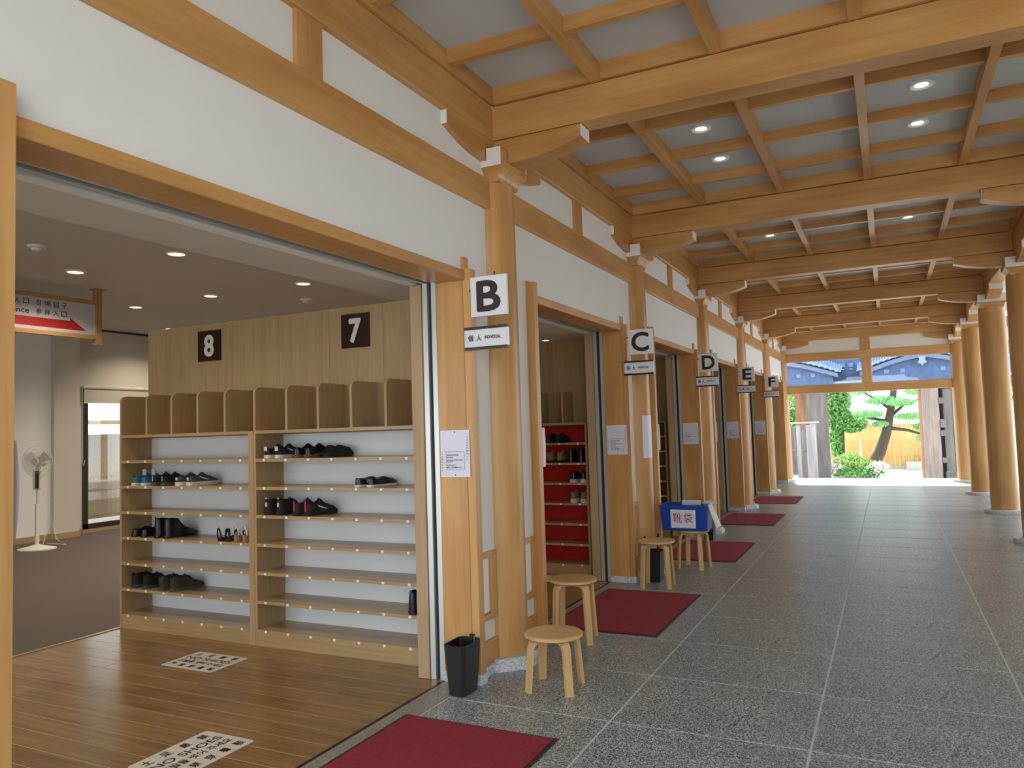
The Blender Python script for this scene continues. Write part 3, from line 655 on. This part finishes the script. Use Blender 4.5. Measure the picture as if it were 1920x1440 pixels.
# ---------------------------------------------------------------- letter signs
for k in range(5):
    s = 'BCDEF'[k]; yc = COLY[k+1]-.538
    t = E('letter_sign', (.391, yc, 2.287), label='square white sign with dark letter %s projecting from the wall' % s, cat='sign', group='projecting letter signs')
    P('plate', MB().cb(-.121, .121, -.008, .012, -.119, .119, .002), SIGNW, t)
    w_ = {'B': .160, 'C': .172, 'D': .168, 'E': .150, 'F': .138}[s]
    text(s, (-w_/2+.0, -.0095, -.093), (1, 0, 0), (0, 0, 1), w_, .186, INK, t, .03, 'letter')
    P('bracket', MB().tube([(-.13, .02, .05), (-.16, .05, .05)], .006, 6), FRAMEB, t); P('hanger_rod', MB().tube([(.03, .01, .11), (.03, .02, .145)], .004, 6), FRAMEB, t)
    g = k >= 3
    t = E('direction_sign', (.366, yc, 2.04), label='small white %s sign below the letter %s' % ('GROUP' if g else 'INDIVIDUAL', s), cat='sign', group='small signs below the letters')
    P('plate', MB().cb(-.137, .137, -.012, .014, -.052, .052, .002), SIGNW, t)
    box('frame_bar', -.143, .143, -.014, .016, .052, .068, FRAMEB, t); box('frame_bar', -.143, .143, -.014, .016, -.068, -.052, FRAMEB, t)
    box('frame_end', -.143, -.137, -.012, .014, -.052, .052, ALU, t); box('frame_end', .137, .143, -.012, .014, -.052, .052, ALU, t)
    for i, ch in enumerate('団体' if g else '個人'): text(ch, (-.118+.056*i, -.0135, -.018), (1, 0, 0), (0, 0, 1), .036, .038, INK, t, .02)
    text('GROUP' if g else 'INDIVIDUAL', (-.005, -.0135, -.008), (1, 0, 0), (0, 0, 1), .06 if g else .105, .02, INK, t, .03)

# ---------------------------------------------------------------- posters on the jamb boards
POST = plain('poster_paper', (.74, .74, .88), .35)
PINK = plain('pale_pink_ink', (.80, .62, .62), .5)
for k in range(5):
    yf = COLY[k+1]-.5
    t = E('poster', (.11, yf, 1.36), label='white reminder poster pinned to the jamb board left of the %s sign' % 'BCDEF'[k], cat='poster', group='reminder posters on the jambs')
    P('sheet', MB().add([(-.102, -.002, -.142), (.104, -.006, -.14), (.101, -.003, .142), (-.102, -.002, .14)], [(0, 1, 2, 3)]), POST, t)
    for z in (.13, -.128): P('push_pin', MB().lathe([(.004, 0), (.003, .004)], n=8).xf(Matrix.Translation((0, -.004, z)) @ Matrix.Rotation(PI/2, 4, 'X')), BLACKP, t)
    fr = MB(); x0, x1, z0, z1 = -.062, .066, -.098, .012
    for a in ((x0, x1, z0, z0+.0015), (x0, x1, z1-.0015, z1), (x0, x0+.0015, z0, z1), (x1-.0015, x1, z0, z1)): fr.box(a[0], a[1], -.0075, -.0068, a[2], a[3])
    P('note_border', fr, INK, t)
    yz = -.0078
    for s, z, ww in (('Check and remember', -.012, .085), ('your shoes', -.027, .045), ("box's name and the number", -.042, .112), ('Thank you', -.055, .042)):
        text(s, (x0+.006, yz, z), (1, 0, 0), (0, 0, 1), ww, .009, INK, t, .02)
    text('クツを入れた', (x0+.006, yz, -.074), (1, 0, 0), (0, 0, 1), .06, .009, INK, t, .02)
    text('番号、形を確認の上に。', (x0+.006, yz, -.088), (1, 0, 0), (0, 0, 1), .108, .009, INK, t, .02)
    if k < 3:
        for i, ch in enumerate('くつのはき間違いに'): text(ch, (.082, yz, .092-.0165*i), (1, 0, 0), (0, 0, 1), .009, .010, INKR if i in (5, 6) else INK, t, .01)
        for i, ch in enumerate('ご注意ください'): text(ch, (-.093, yz, -.006-.0165*i), (1, 0, 0), (0, 0, 1), .009, .010, INKR if i in (1, 2) else INK, t, .01)
# curling sheets on the inner faces of the near jambs, seen edge on
for k in range(6):
    yf = COLY[k]+(.474 if k == 0 else .5); h = .28; z = 1.37 if k == 0 else 1.36
    pts = [(.055+(.0198 if k else .0160)*i, .003+.017*max(0, (i-5)/5)**2) for i in range(11)]
    R = [[(x-.0, yy_, zz) for x, yy_ in pts] for zz in (-h/2, h/2)]
    t = tag(P('notice_sheet', MB().rings([[(x, y_+math.sin(PI*(q/6))*.009*(x/.2), -h/2+h*q/6) for x, y_ in pts] for q in range(7)], False, False), POST, None, 1, (.0, yf+.001, z)),
            ('large white sheet curling off the nearest post beside the picture edge' if k == 0 else 'white sheet curling off the post just past the column of letter %s' % BN[k]), 'notice', 'curling sheets inside the posts')
# notice wrapped on column C
mb = MB(); R = []
for z in (1.165, 1.59): R.append([(.1745*math.cos(a), .1745*math.sin(a), z) for a in [(-45+7*i)*PI/180 for i in range(9)]])
t = E('notice_sheet', (XC, COLY[2], 0), label='narrow white notice wrapped on the round column behind sign C', cat='notice')
P('sheet', MB().rings(R, False, False), POST, t, 1)
text('お願い致します', (.1755*math.cos(.12), .1755*math.sin(.12)-.0, 1.18), (0, 0, 1), (.12, 1, 0), .14, .012, INK, t, .02)

# ---------------------------------------------------------------- stools
def stool(loc, rz, H, label, r=.172, spread=.160):
    t = E('stool', loc, rz, label, 'stool', 'round birch stools')
    P('seat', MB().lathe([(.001, H-.024), (r-.008, H-.024), (r, H-.018), (r, H-.006), (r-.006, H-.001), (r-.03, H), (.001, H)], n=48), BIRCH, t, .7)
    path = [(.05, H-.036), (spread-.055, H-.036)]+[(spread-.055+.045*math.sin(a), H-.036-.045*(1-math.cos(a))) for a in [i*PI/12 for i in range(1, 7)]]+[(spread+.012, 0.0)]
    n = len(path); me = None
    for i in range(4):
        if me is None:
            R = []
            for j, p in enumerate(path):
                a = Vector(path[max(j-1, 0)]); b = Vector(path[min(j+1, n-1)]); d_ = (b-a).normalized(); nn = Vector((-d_.y, d_.x))*.011
                if j == n-1: nn = Vector((.011, 0))
                hw = .027-.004*(j/(n-1)); R.append([(p[0]-nn.x, -hw, p[1]-nn.y), (p[0]-nn.x, hw, p[1]-nn.y), (p[0]+nn.x, hw, p[1]+nn.y), (p[0]+nn.x, -hw, p[1]+nn.y)])
            me = MB().rings(R).mesh('leg', BIRCHZ, .5)
        o = link('leg', me, t, (0, 0, 0), PI/4+i*PI/2)
    return t
stool((.660, 4.13, 0), .09, .318, 'low worn round birch stool beside the black bin, nearest one', .170)
stool((.402, 5.10, 0), .20, .43, 'tall round birch stool at the corner of the second red mat', .168)
stool((.47, 7.02, 0), .1, .425, 'round birch stool in front of the column behind sign C', .168)
stool((.58, 8.03, 0), -.16, .395, 'round birch stool carrying the blue bin', .165)
# blue bin
t = E('plastic_bin', (.525, 8.02, .3965), .0, 'blue plastic bin with a red lettered paper, standing on a stool', 'bin')
def openbox(hx0, hy0, hx1, hy1, H, th=.006, b=.02, rim=.0):
    """tapered open container, bottom half sizes 0 and top 1"""
    def ring(hx, hy, z, b=b): return [(-hx+b, -hy, z), (hx-b, -hy, z), (hx, -hy+b, z), (hx, hy-b, z), (hx-b, hy, z), (-hx+b, hy, z), (-hx, hy-b, z), (-hx, -hy+b, z)]
    R = [ring(hx0, hy0, 0), ring(hx1, hy1, H)]
    if rim: R = [ring(hx0, hy0, 0), ring(hx1, hy1, H-rim), ring(hx1+.008, hy1+.008, H-rim), ring(hx1+.008, hy1+.008, H)]
    R += [ring(hx1-th, hy1-th, H), ring(hx0-th, hy0-th, th)]
    return MB().rings(R)
P('tub', openbox(.232, .145, .245, .157, .262, .006, .025, .03), BLUE, t)
P('paper_sheet', MB().add([(-.13, -.160, .03), (.125, -.160, .028), (.13, -.168, .215), (-.13, -.168, .218)], [(0, 1, 2, 3)]), POST, t)
for i, ch in enumerate('靴袋'): text(ch, (-.105+.11*i, -.1660, .082), (1, 0, 0), (0, -.043, 1), .092, .10, INKR, t, -.003)
box('label_strip', -.08, .12, .14, .144, .235, .285, POST, t)
tis = E('paper_bundle', (.80, 8.02, .50), 0, 'cream folded paper hanging off the right side of the blue bin', 'paper')
P('sheet', MB().add([(-.03, -.13, .16), (-.03, .02, .17), (.06, .02, -.06), (.05, -.13, -.07), (-.018, -.13, .163), (-.018, .02, .173), (.072, .02, -.057), (.062, -.13, -.067)],
    [(0, 1, 2, 3), (4, 5, 6, 7), (0, 1, 5, 4), (1, 2, 6, 5), (2, 3, 7, 6), (3, 0, 4, 7)]), plain('cream_paper', (.75, .76, .62), .6), tis)
tb = E('plastic_bag', (.74, 8.12, .63), 0, 'crumpled clear white bag tied at the back of the blue bin', 'bag')
P('bag', MB().lathe([(.01, 0), (.05, .01), (.06, .03), (.03, .05), (.012, .055)], n=9, sx=1.5), plain('bag_film', (.75, .75, .72), .3), tb, 1)

# ---------------------------------------------------------------- black umbrella bins
def umb_bin(loc, rz, label, handles):
    t = E('waste_bin', loc, rz, label, 'bin', 'black plastic bins along the wall')
    P('body', openbox(.055, .085, .072, .105, .285, .004, .02), BLACKP, t, None)
    for i, (x, y, l, dx) in enumerate(handles):
        pts = [(x, y, .02), (x+dx*.5, y, .2), (x+dx, y, .285+l)]
        P('umbrella_handle', MB().tube(pts, [.004, .007, .01], 7), BLACKP, t, 1)
    return t
umb_bin((.195, 3.875, 0), .0, 'black plastic bin with tongs against the jamb below the B sign', [(.04, .06, .03, .0), (.045, .045, .035, -.01)])
P('tong_arm', MB().box(.236, .244, 3.93, 3.935, .16, .31), ALU, None) and None
o = bpy.data.objects['tong_arm']; o.name = 'tongs'; tag(o, 'steel tongs standing in the nearest black bin', 'tongs')
umb_bin((.385, 7.27, 0), .0, 'black plastic bin behind the stool by the column of sign C', [(-.05, -.0, .13, -.05), (.0, .02, .16, .03)])
umb_bin((.335, 9.98, 0), .0, 'black plastic bin behind the stool that carries the blue bin', [(.0, .0, .02, .0)])

# ---------------------------------------------------------------- fan and hanging sign in the back room
t = E('standing_fan', (-8.45, 6.82, 0), .40, 'white standing fan with round guard on the brown carpet', 'fan')
FW = plain('fan_white', (.82, .80, .70), .4)
P('base', MB().lathe([(.26, 0), (.26, .015), (.10, .05), (.04, .07)], n=28, sx=1, sy=.8), FW, t, .7)
P('pole', MB().lathe([(.028, .06), (.028, .62), (.034, .62), (.034, .64)], n=14), FW, t, .7)
P('upper_pole', MB().lathe([(.014, .6), (.014, .86)], n=10), ALU, t, .7)
P('control_panel', MB().cb(-.05, .05, -.04, .04, .84, 1.12, .015), FW, t); tag(box('control_face', .0, .052, -.045, -.035, .86, 1.11, plain('dark_panel', (.05, .05, .05), .4), t), 'dark control face')
Mh = Matrix.Translation((0, 0, 1.24)) @ Matrix.Rotation(PI/2, 4, 'X')
P('motor', MB().lathe([(.02, -.14), (.07, -.12), (.075, -.04), (.05, -.02)], n=20).xf(Mh), FW, t, .7)
P('neck', MB().tube([(0, .05, 1.08), (0, .06, 1.22)], .03, 10), FW, t, .7)
P('hub_cap', MB().lathe([(.055, .05), (.05, .06), (.001, .062)], n=20, cap=False).xf(Mh), FW, t, .7)
for i in range(3):
    bl_ = MB(); R = []
    for q in range(7):
        rr = .05+.13*q/6; aw = .55*(1-.3*q/6); R.append([(rr*math.cos(a), rr*math.sin(a), .0+.03*(a/aw)) for a in [-aw+2*aw*j/6 for j in range(7)]])
    bl_.rings(R, False, False).xf(Mh @ Matrix.Rotation(i*2*PI/3+.5, 4, 'Z')); P('blade', bl_, plain('pale_blade', (.80, .80, .76), .3), t, 1)
gd = MB(); RG = .225
for j in range(60):
    a = 2*PI*j/60
    gd.tube([(.05*math.cos(a), .05*math.sin(a), .052), (.17*math.cos(a+.25), .17*math.sin(a+.25), .045), (RG*math.cos(a+.3), RG*math.sin(a+.3), .0), (.17*math.cos(a), .17*math.sin(a), -.05)], .0017, 3)
for rr, z in ((RG, 0), (.17, .045), (.12, .05)):
    gd.tube([(rr*math.cos(2*PI*j/32), rr*math.sin(2*PI*j/32), z) for j in range(33)], .003 if rr == RG else .0015, 4)
g_ = P('wire_guard', gd.xf(Mh), FW, t, 1); g_['kind'] = 'stuff'
P('power_cord', MB().tube([(.02, .1, .05), (.05, .2, .5), (.12, .25, .1), (.2, .35, .01), (-.2, .5, .01)], .005, 5), FW, t)
t = E('wall_outlet', (-9.5, 6.95, .28), 0, 'beige double power outlet low on the wall behind the fan', 'outlet')
box('cover_plate', 0, .01, -.04, .04, -.06, .06, FW, t); box('socket', .01, .014, -.02, .02, .01, .035, DARK, t); box('socket', .01, .014, -.02, .02, -.035, -.01, DARK, t)
t = E('hanging_sign', (-6.33, 6.2, 3.4), 0, 'framed hanging entrance sign with red arrow in the back room', 'sign')
SW = wood('sign_frame_wood', (.36, .20, .07), (.48, .29, .11), 1, .5)
for y in (0, -2.6): box('hanger_post', -.04, .04, y-.0, y+.07, -.70, 0, SW, t)
box('ceiling_plate', -.07, .07, -.03, .12, -.012, 0, SW, t)
box('frame_rail', -.03, .03, -2.53, 0, -.205, -.155, SW, t); box('frame_rail', -.03, .03, -2.53, 0, -.635, -.585, SW, t)
box('board', -.015, .015, -2.53, 0, -.585, -.205, plain('sign_face', (.55, .57, .62), .4), t)
U, V = (0, 1, 0), (0, 0, 1); X = .0165
def hs_(s, y, z, w_, h_, m=INK, b=.01): text(s, (X, y, z), U, V, w_, h_, m, t, b)
for i, ch in enumerate('참배입구'): hs_(ch, -.74+.101*i, -.30, .066, .068)
for i, ch in enumerate('参拜入口'): hs_(ch, -.74+.101*i, -.405, .066, .068)
for i, ch in enumerate('参拝入口'): hs_(ch, -1.19+.101*i, -.30, .066, .068)
hs_('Entrance', -1.19, -.405, .37, .065)
P('arrow', MB().add([(X, -2.3, -.545), (X, -.33, -.545), (X, -.12, -.545), (X, -.33, -.40), (X, -.33, -.44), (X, -2.3, -.44)], [(0, 1, 4, 5), (1, 2, 3, 4)]), INKR, t)
# ---------------------------------------------------------------- outside
GRAV = plain('pale_ground', (.55, .53, .48), .9, noise=.12, scale=40)
og = E('ground', (0, 0, 0), label='pale sunlit ground around the corridor', cat='ground', kind='structure')
box('ground_surface', -30, 60, 20.62, 90, -.7, -.5, GRAV, og); box('ground_surface', 5.1, 60, -40, 20.62, -.35, -.15, plain('side_gravel', (.40, .38, .34), .9, noise=.3, scale=6), og); box('ground_surface', -30, 5.1, -40, -2.4, -.35, -.02, GRAV, og)
kb = box('kerb', -1, 5.4, 20.62, 20.9, -.5, .0, PALEG); tag(kb, 'pale granite kerb at the edge of the paving', 'kerb', kind='structure')
OLD = wood('weathered_timber', (.085, .082, .088), (.20, .185, .175), 2, .8, 30, .4); OLDR = wood('reddish_old_timber', (.26, .12, .075), (.42, .22, .14), 2, .8, 30, .5)
CEDAR = wood('cedar', (.66, .38, .14), (.80, .52, .24), 2, .7, 30, .5); BARK = plain('bark', (.10, .08, .065), .95, noise=.6, scale=14, bump=1, bscale=25)
LEAF = [plain('leaf_'+n, c, .6, noise=.35, scale=3) for n, c in (('fresh', (.22, .48, .15)), ('deep', (.15, .38, .12)), ('pine', (.34, .66, .30)), ('lime', (.50, .78, .25)))]
FLW = plain('pale_petal', (.8, .75, .72), .7)
def cloud(n, blobs, size, rnd, needle=False, seed=1):
    R = random.Random(seed); mb = MB()
    for _ in range(n):
        c, r = R.choice(blobs); 
        while True:
            p = Vector((R.uniform(-1, 1), R.uniform(-1, 1), R.uniform(-1, 1)))
            if .25 < p.length < 1: break
        p = Vector((c[0]+p.x*r[0], c[1]+p.y*r[1], c[2]+p.z*r[2]))
        a = Vector((R.gauss(0, 1), R.gauss(0, 1), R.gauss(0, 1)+(1.2 if needle else 0))).normalized(); b = a.cross(Vector((R.gauss(0, 1), R.gauss(0, 1), R.gauss(0, 1)))).normalized()
        s = size*R.uniform(.6, 1.3); w_ = s*(.10 if needle else .42)
        mb.add([p-b*w_, p+a*s*.5, p+b*w_, p-a*s*.5], [(0, 1, 2, 3)])
    return mb
def plant(name, loc, label, cat, blobs, n, size, mat, stems=(), needle=False, seed=1, group=None, barkm=BARK):
    t = E(name, loc, 0, label, cat, group)
    o = P('foliage', cloud(n, blobs, size, None, needle, seed), mat, t); o['kind'] = 'stuff'
    for s, r in stems: P('trunk' if r[0] > .05 else 'branch', MB().tube(s, r, 9), barkm, t, 1)
    return t
# pine
tr = [(-.92, 0, -.25), (-.62, 0, .25), (-.36, .05, .72), (-.12, 0, 1.4), (.03, 0, 2.03), (.2, .0, 2.9), (.28, 0, 3.7)]
pads = [((-.15, 0, 2.62), (.62, .4, .16)), ((-.75, -.1, 2.12), (.62, .4, .13)), ((.75, 0, 2.0), (.6, .4, .13)), ((1.15, .1, 1.62), (.4, .3, .12)), ((-1.0, 0, 3.0), (.6, .4, .14)), ((1.1, 0, 2.9), (.6, .4, .16)), ((.1, .3, 3.6), (1.1, .6, .2)), ((.45, -.3, 2.5), (.5, .4, .13)), ((-.3, -.2, 1.75), (.28, .2, .08)), ((1.1, -.2, 1.2), (.3, .25, .12))]
plant('pine_tree', (2.5, 31, -.5), 'pine with leaning trunk and layered needle pads before the cedar fence', 'tree', pads, 9000, .15, LEAF[2],
      [(tr, [.26, .23, .20, .17, .14, .11, .06]), ([(.1, 0, 1.8), (-.5, 0, 1.95), (-1.0, 0, 2.0)], [.08, .05, .03]), ([(.0, 0, 1.6), (.6, 0, 1.5), (1.3, 0, 1.25)], [.08, .05, .03]), ([(.15, 0, 2.1), (.6, 0, 2.5), (1.0, 0, 2.6)], [.06, .04, .02]), ([(.15, 0, 2.2), (-.3, 0, 2.6), (-.9, 0, 3.0)], [.06, .04, .02])], True, 3)
plant('broadleaf_tree', (.55, 29.3, -.5), 'bushy green tree between the dark gate plank and the pine', 'tree', [((.35, 0, 2.6), (.45, .6, .5)), ((.35, 0, 2.0), (.45, .5, .45)), ((.80, 0, 1.8), (.5, .5, .3)), ((.3, 0, 3.3), (.4, .5, .6)), ((.25, 0, 1.2), (.2, .4, .6))], 9000, .11, LEAF[0], [([(.4, 0, 0), (.45, 0, 1.5), (.5, 0, 2.6)], [.09, .07, .03])], seed=4)
plant('shrub', (1.35, 28.4, -.5), 'rounded lime green shrub at the foot of the pine', 'shrub', [((-.1, 0, .45), (.55, .4, .4)), ((.35, 0, .3), (.5, .4, .3))], 3500, .085, LEAF[3], seed=5)
t = plant('shrub', (1.0, 27.75, -.5), 'low shrub with pale blossoms next to the dark gate plank', 'shrub', [((.3, 0, .15), (.7, .3, .2)), ((-.2, 0, .35), (.2, .2, .3)), ((1.0, .1, .28), (.35, .2, .22))], 1300, .08, LEAF[1], seed=6)
P('blossom', cloud(500, [((-.2, -.1, .4), (.22, .2, .25)), ((1.1, 0, .35), (.35, .2, .22))], .09, None, seed=7), FLW, t)['kind'] = 'stuff'
plant('broadleaf_tree', (-1.2, 30, -.5), 'green tree glimpsed left of the reddish gate post', 'tree', [((0, 0, 2.9), (1.1, .8, .9)), ((.3, 0, 1.8), (.8, .7, .6))], 4000, .12, LEAF[0], [([(0, 0, 0), (0, 0, 2.5)], [.1, .05])], seed=8)
plant('hedge', (4.75, 27.8, -.5), 'green shrub pressed between the gate door and the last columns', 'shrub', [((.15, 0, 1.0), (.35, .5, 1.0)), ((.3, 0, 2.0), (.3, .5, .6))], 3500, .09, LEAF[0], seed=9)
# cedar fence
cf = E('cedar_fence', (0, 33, -.5), 0, 'tall warm cedar board fence behind the leaning pine', 'fence')
pm = MB().box(0, .148, 0, .02, .12, 1.72).mesh('board', CEDAR); bm_ = MB().box(0, .07, -.03, 0, .12, 1.0).mesh('batten', CEDAR)
for i in range(34): link('board', pm, cf, (-.2+.15*i, .004*(i % 2), 0))
for i in range(16):
    link('batten', bm_, cf, (-.14+.30*i, 0, 0)); 
for z in (.5, 1.05): box('rail', -.2, 4.9, -.02, .0, z, z+.05, CEDAR, cf)
box('cap', -.3, 5.0, -.10, .12, 1.74, 1.80, ALU, cf); box('plinth', -.3, 5.0, -.05, .1, 0, .12, GRAV, cf)
for x in (1.42, 3.52): box('steel_stay', x, x+.06, -.2, -.14, 0, 1.2, WHITE, cf)
box('name_plate', 3.0, 4.0, -.9, -.2, 0, .28, PALEG, cf)
# pale house far behind
hs = E('house', (4, 48, -.5), 0, 'pale house wall with bluish window far behind the fence', 'building')
box('wall', -9, 9, 0, 4, 0, 3.6, plain('pale_render', (.75, .76, .76), .8), hs); box('window', -2.9, -1.9, -.05, 0, 2.0, 3.0, plain('blue_window', (.35, .45, .52), .2), hs); box('eave', -9.3, 9.3, -.4, 4, 3.6, 3.7, WHITE, hs)
# weathered gate
gt = E('temple_gate', (0, 27, -.5), 0, 'weathered timber gate with tiled roof beyond the corridor', 'gate')
def tagp(o, s): o['label'] = s; return o
tagp(box('post', -.32, .02, .3, .6, 0, 3.0, OLDR, gt), 'reddish weathered post'); tagp(box('plank_post', .07, .72, -.1, .1, 0, 3.0, OLD, gt, .01), 'broad dark weathered post')
tagp(box('post', 3.42, 3.90, -.15, .15, 0, 3.0, wood('silvered_timber', (.18, .14, .125), (.34, .28, .26), 2, .8, 20, .5), gt, .02), 'silvered post')
box('post_edge', 3.34, 3.42, -.1, .1, 0, 3.0, OLDR, gt)
box('door_leaf', 4.02, 4.42, .3, .42, 0, 3.0, OLD, gt); box('door_leaf', 3.90, 4.02, .2, .3, .0, 3.0, DARK, gt)
P('brace', MB().tube([(3.95, -.05, 2.4), (4.25, -.05, .75)], .03, 6), DARK, gt)
for z, s_ in ((2.45, .10), (1.75, .13), (1.45, .09), (.62, .08)): box('bracket', 3.90, 3.98+s_*1.2, -.2, .1, z-s_, z+s_, OLD, gt, .02)
P('round_post', MB().lathe([(.14, 0), (.16, .25), (.12, .3), (.12, 2.8)], (4.12, -.1), 12), OLD, gt, .6)
lf = E('side_fence', (-.9, 25.8, -.5), 0, 'low weathered panel fence in front of the reddish gate post', 'fence')
PALEO = wood('silver_grey_timber', (.20, .19, .22), (.36, .33, .34), 2, .8, 20, .5)
for x0 in (.45, .73, 1.02): box('stile', x0, x0+.13, -.03, .03, 0, 1.82, PALEO, lf)
box('stile', 1.15, 1.32, -.04, .04, 0, 1.86, PALEO, lf)
for z in (.25, 1.0, 1.72): box('rail', .2, 1.3, -.025, .025, z, z+.08, OLD, lf)
for x0 in (.2, .58, .86): box('panel', x0, x0+.17, -.008, .008, .3, 1.75, OLD, lf)
box('cap', .1, 1.42, -.08, .08, 1.88, 1.92, ALU, lf)
# gate roof behind the transoms
rf = E('gate_roof', (0, 27, 0), 0, 'grey tiled gate roof with curved gable boards and hanging pendant', 'roof')
TILE = plain('roof_tile', (.55, .58, .62), .4, noise=.2); DKW = plain('hazed_dark_timber', (.19, .21, .26), .8, noise=.4, scale=5); CREST = plain('crest_grey', (.38, .38, .42), .7)  # roof tones lifted and blued to carry the reflection haze of the transom glass
box('dark_wall', -4, 8, .5, .7, 2.52, 4.6, DKW, rf); box('eave_beam', -4, 8, -.0, .12, 2.50, 2.62, OLD, rf)
pw = MB().box(0, .13, .46, .5, 0, .13).mesh('crest_panel', CREST)
for x in (1.15, 1.4, 1.65, 1.9): link('crest_panel', pw, rf, (x, 0, 3.18))
for x in (1.15, 1.4, 1.65): link('crest_panel', MB().lathe([(.05, 0), (.05, .02)], n=12, sy=.5).mesh('crest', WHITE), rf, (x+.06, .44, 3.10))
for cx_ in (-.65, 3.5):
    R = []
    for i in range(25):
        u = -1+2*i/24; x = cx_+u*1.75; z = 3.42-.50*abs(u)**1.5+.08*max(0, abs(u)-.75)*4*.3; R.append([(x, -.55, z), (x, -.45, z), (x, -.45, z-.13), (x, -.55, z-.13)])
    P('gable_board', MB().rings(R), wood('gable_wood', (.30, .26, .27), (.45, .38, .36), 0, .7), rf, .6)
    ti = 0; tmsh = MB().lathe([(.045, 0), (.045, .04)], n=10).xf(Matrix.Rotation(PI/2, 4, 'X')).mesh('tile_end', TILE, .6)
    for i in range(22):
        u = -1+2*(i+.5)/22; x = cx_+u*1.8; z = 3.50-.50*abs(u)**1.5
        link('tile_end', tmsh, rf, (x, -.55, z))
    sl = MB()
    for i in range(46):
        u = -1+2*(i+.5)/46; x = cx_+u*1.8; z = 3.50-.50*abs(u)**1.5
        sl.tube([(x, -.5, z), (x, .2, z+.16), (x, .9, z+.42)], .032, 6)
    R = [[(cx_+u*1.85, y, 3.49-.50*abs(u)**1.5+dz) for u in [-1+2*i/24 for i in range(25)]] for y, dz in ((-.53, -.02), (.2, .14), (.9, .40))]
    sl.rings(R, False, False)
    P('tile_rows', sl, TILE, rf)['kind'] = 'stuff'
    P('pendant', MB().prism([(cx_-.10, 3.33), (cx_+.10, 3.33), (cx_+.08, 3.22), (cx_+.13, 3.12), (cx_+.04, 3.10), (cx_, 3.03), (cx_-.04, 3.10), (cx_-.13, 3.12), (cx_-.08, 3.22)], -.60, -.56, 'y'), plain('pale_pendant', (.62, .55, .50), .6), rf)
    P('gable_fill', MB().prism([(cx_+u*1.6, 3.36-.50*abs(u)**1.5) for u in [-1+2*i/16 for i in range(17)]]+[(cx_+1.6, 2.62), (cx_-1.6, 2.62)], -.40, -.36, 'y'), DKW, rf)
    for dx in (-1.0, -.55, .55, 1.0): link('crest_panel', pw, rf, (cx_+dx-.06, -.88, 2.86))
box('eave_tiles', -4, 8, -.1, .0, 2.64, 2.70, TILE, rf)
for i in range(26): box('rafter_end', .2+.09*i, .235+.09*i, -.16, .1, 2.72, 2.78, OLD, rf)
# things beyond the open side
plant('hedge', (7.0, 27, -.5), 'clipped green hedge beyond the open side', 'hedge', [((.0+.5*i, 0, .8), (.5, 1.2, .75)) for i in range(5)], 5000, .10, LEAF[0], seed=11)
plant('broadleaf_tree', (7.2, 31, -.5), 'tall fresh green tree beyond the open side', 'tree', [((0, 0, 3.4), (1.6, 1.2, 1.2)), ((.6, 0, 4.6), (1.2, 1, .9))], 5000, .14, LEAF[0], [([(0, 0, 0), (0, 0, 3.2)], [.13, .08])], seed=12)
nh = E('blocking_hall', (8.2, -4, -.15), 0, 'unseen timber and plaster hall added to hold back daylight from the open side', 'building', kind='structure')  # out of view, added to cut the daylight falling in from the open side
box('wall', 0, .3, 0, 17.5, .5, 4.6, plain('hall_plaster', (.55, .52, .46), .8), nh); box('plinth', -.03, .3, 0, 17.5, 0, .5, PALEG, nh); box('roof_eave', -1.0, 1.2, -.5, 18, 4.6, 4.8, OLD, nh)
for i in range(6): box('post', -.06, .1, .1+3.4*i, .3+3.4*i, .5, 4.6, OLD, nh)
gw = E('garden_wall', (9, 36, -.5), 0, 'white garden wall with grey cap behind the hedge', 'wall')
box('wall_body', -4, 8, 0, .3, 0, 2.3, WHITE, gw); box('coping', -4.1, 8.1, -.1, .4, 2.3, 2.42, TILE, gw)
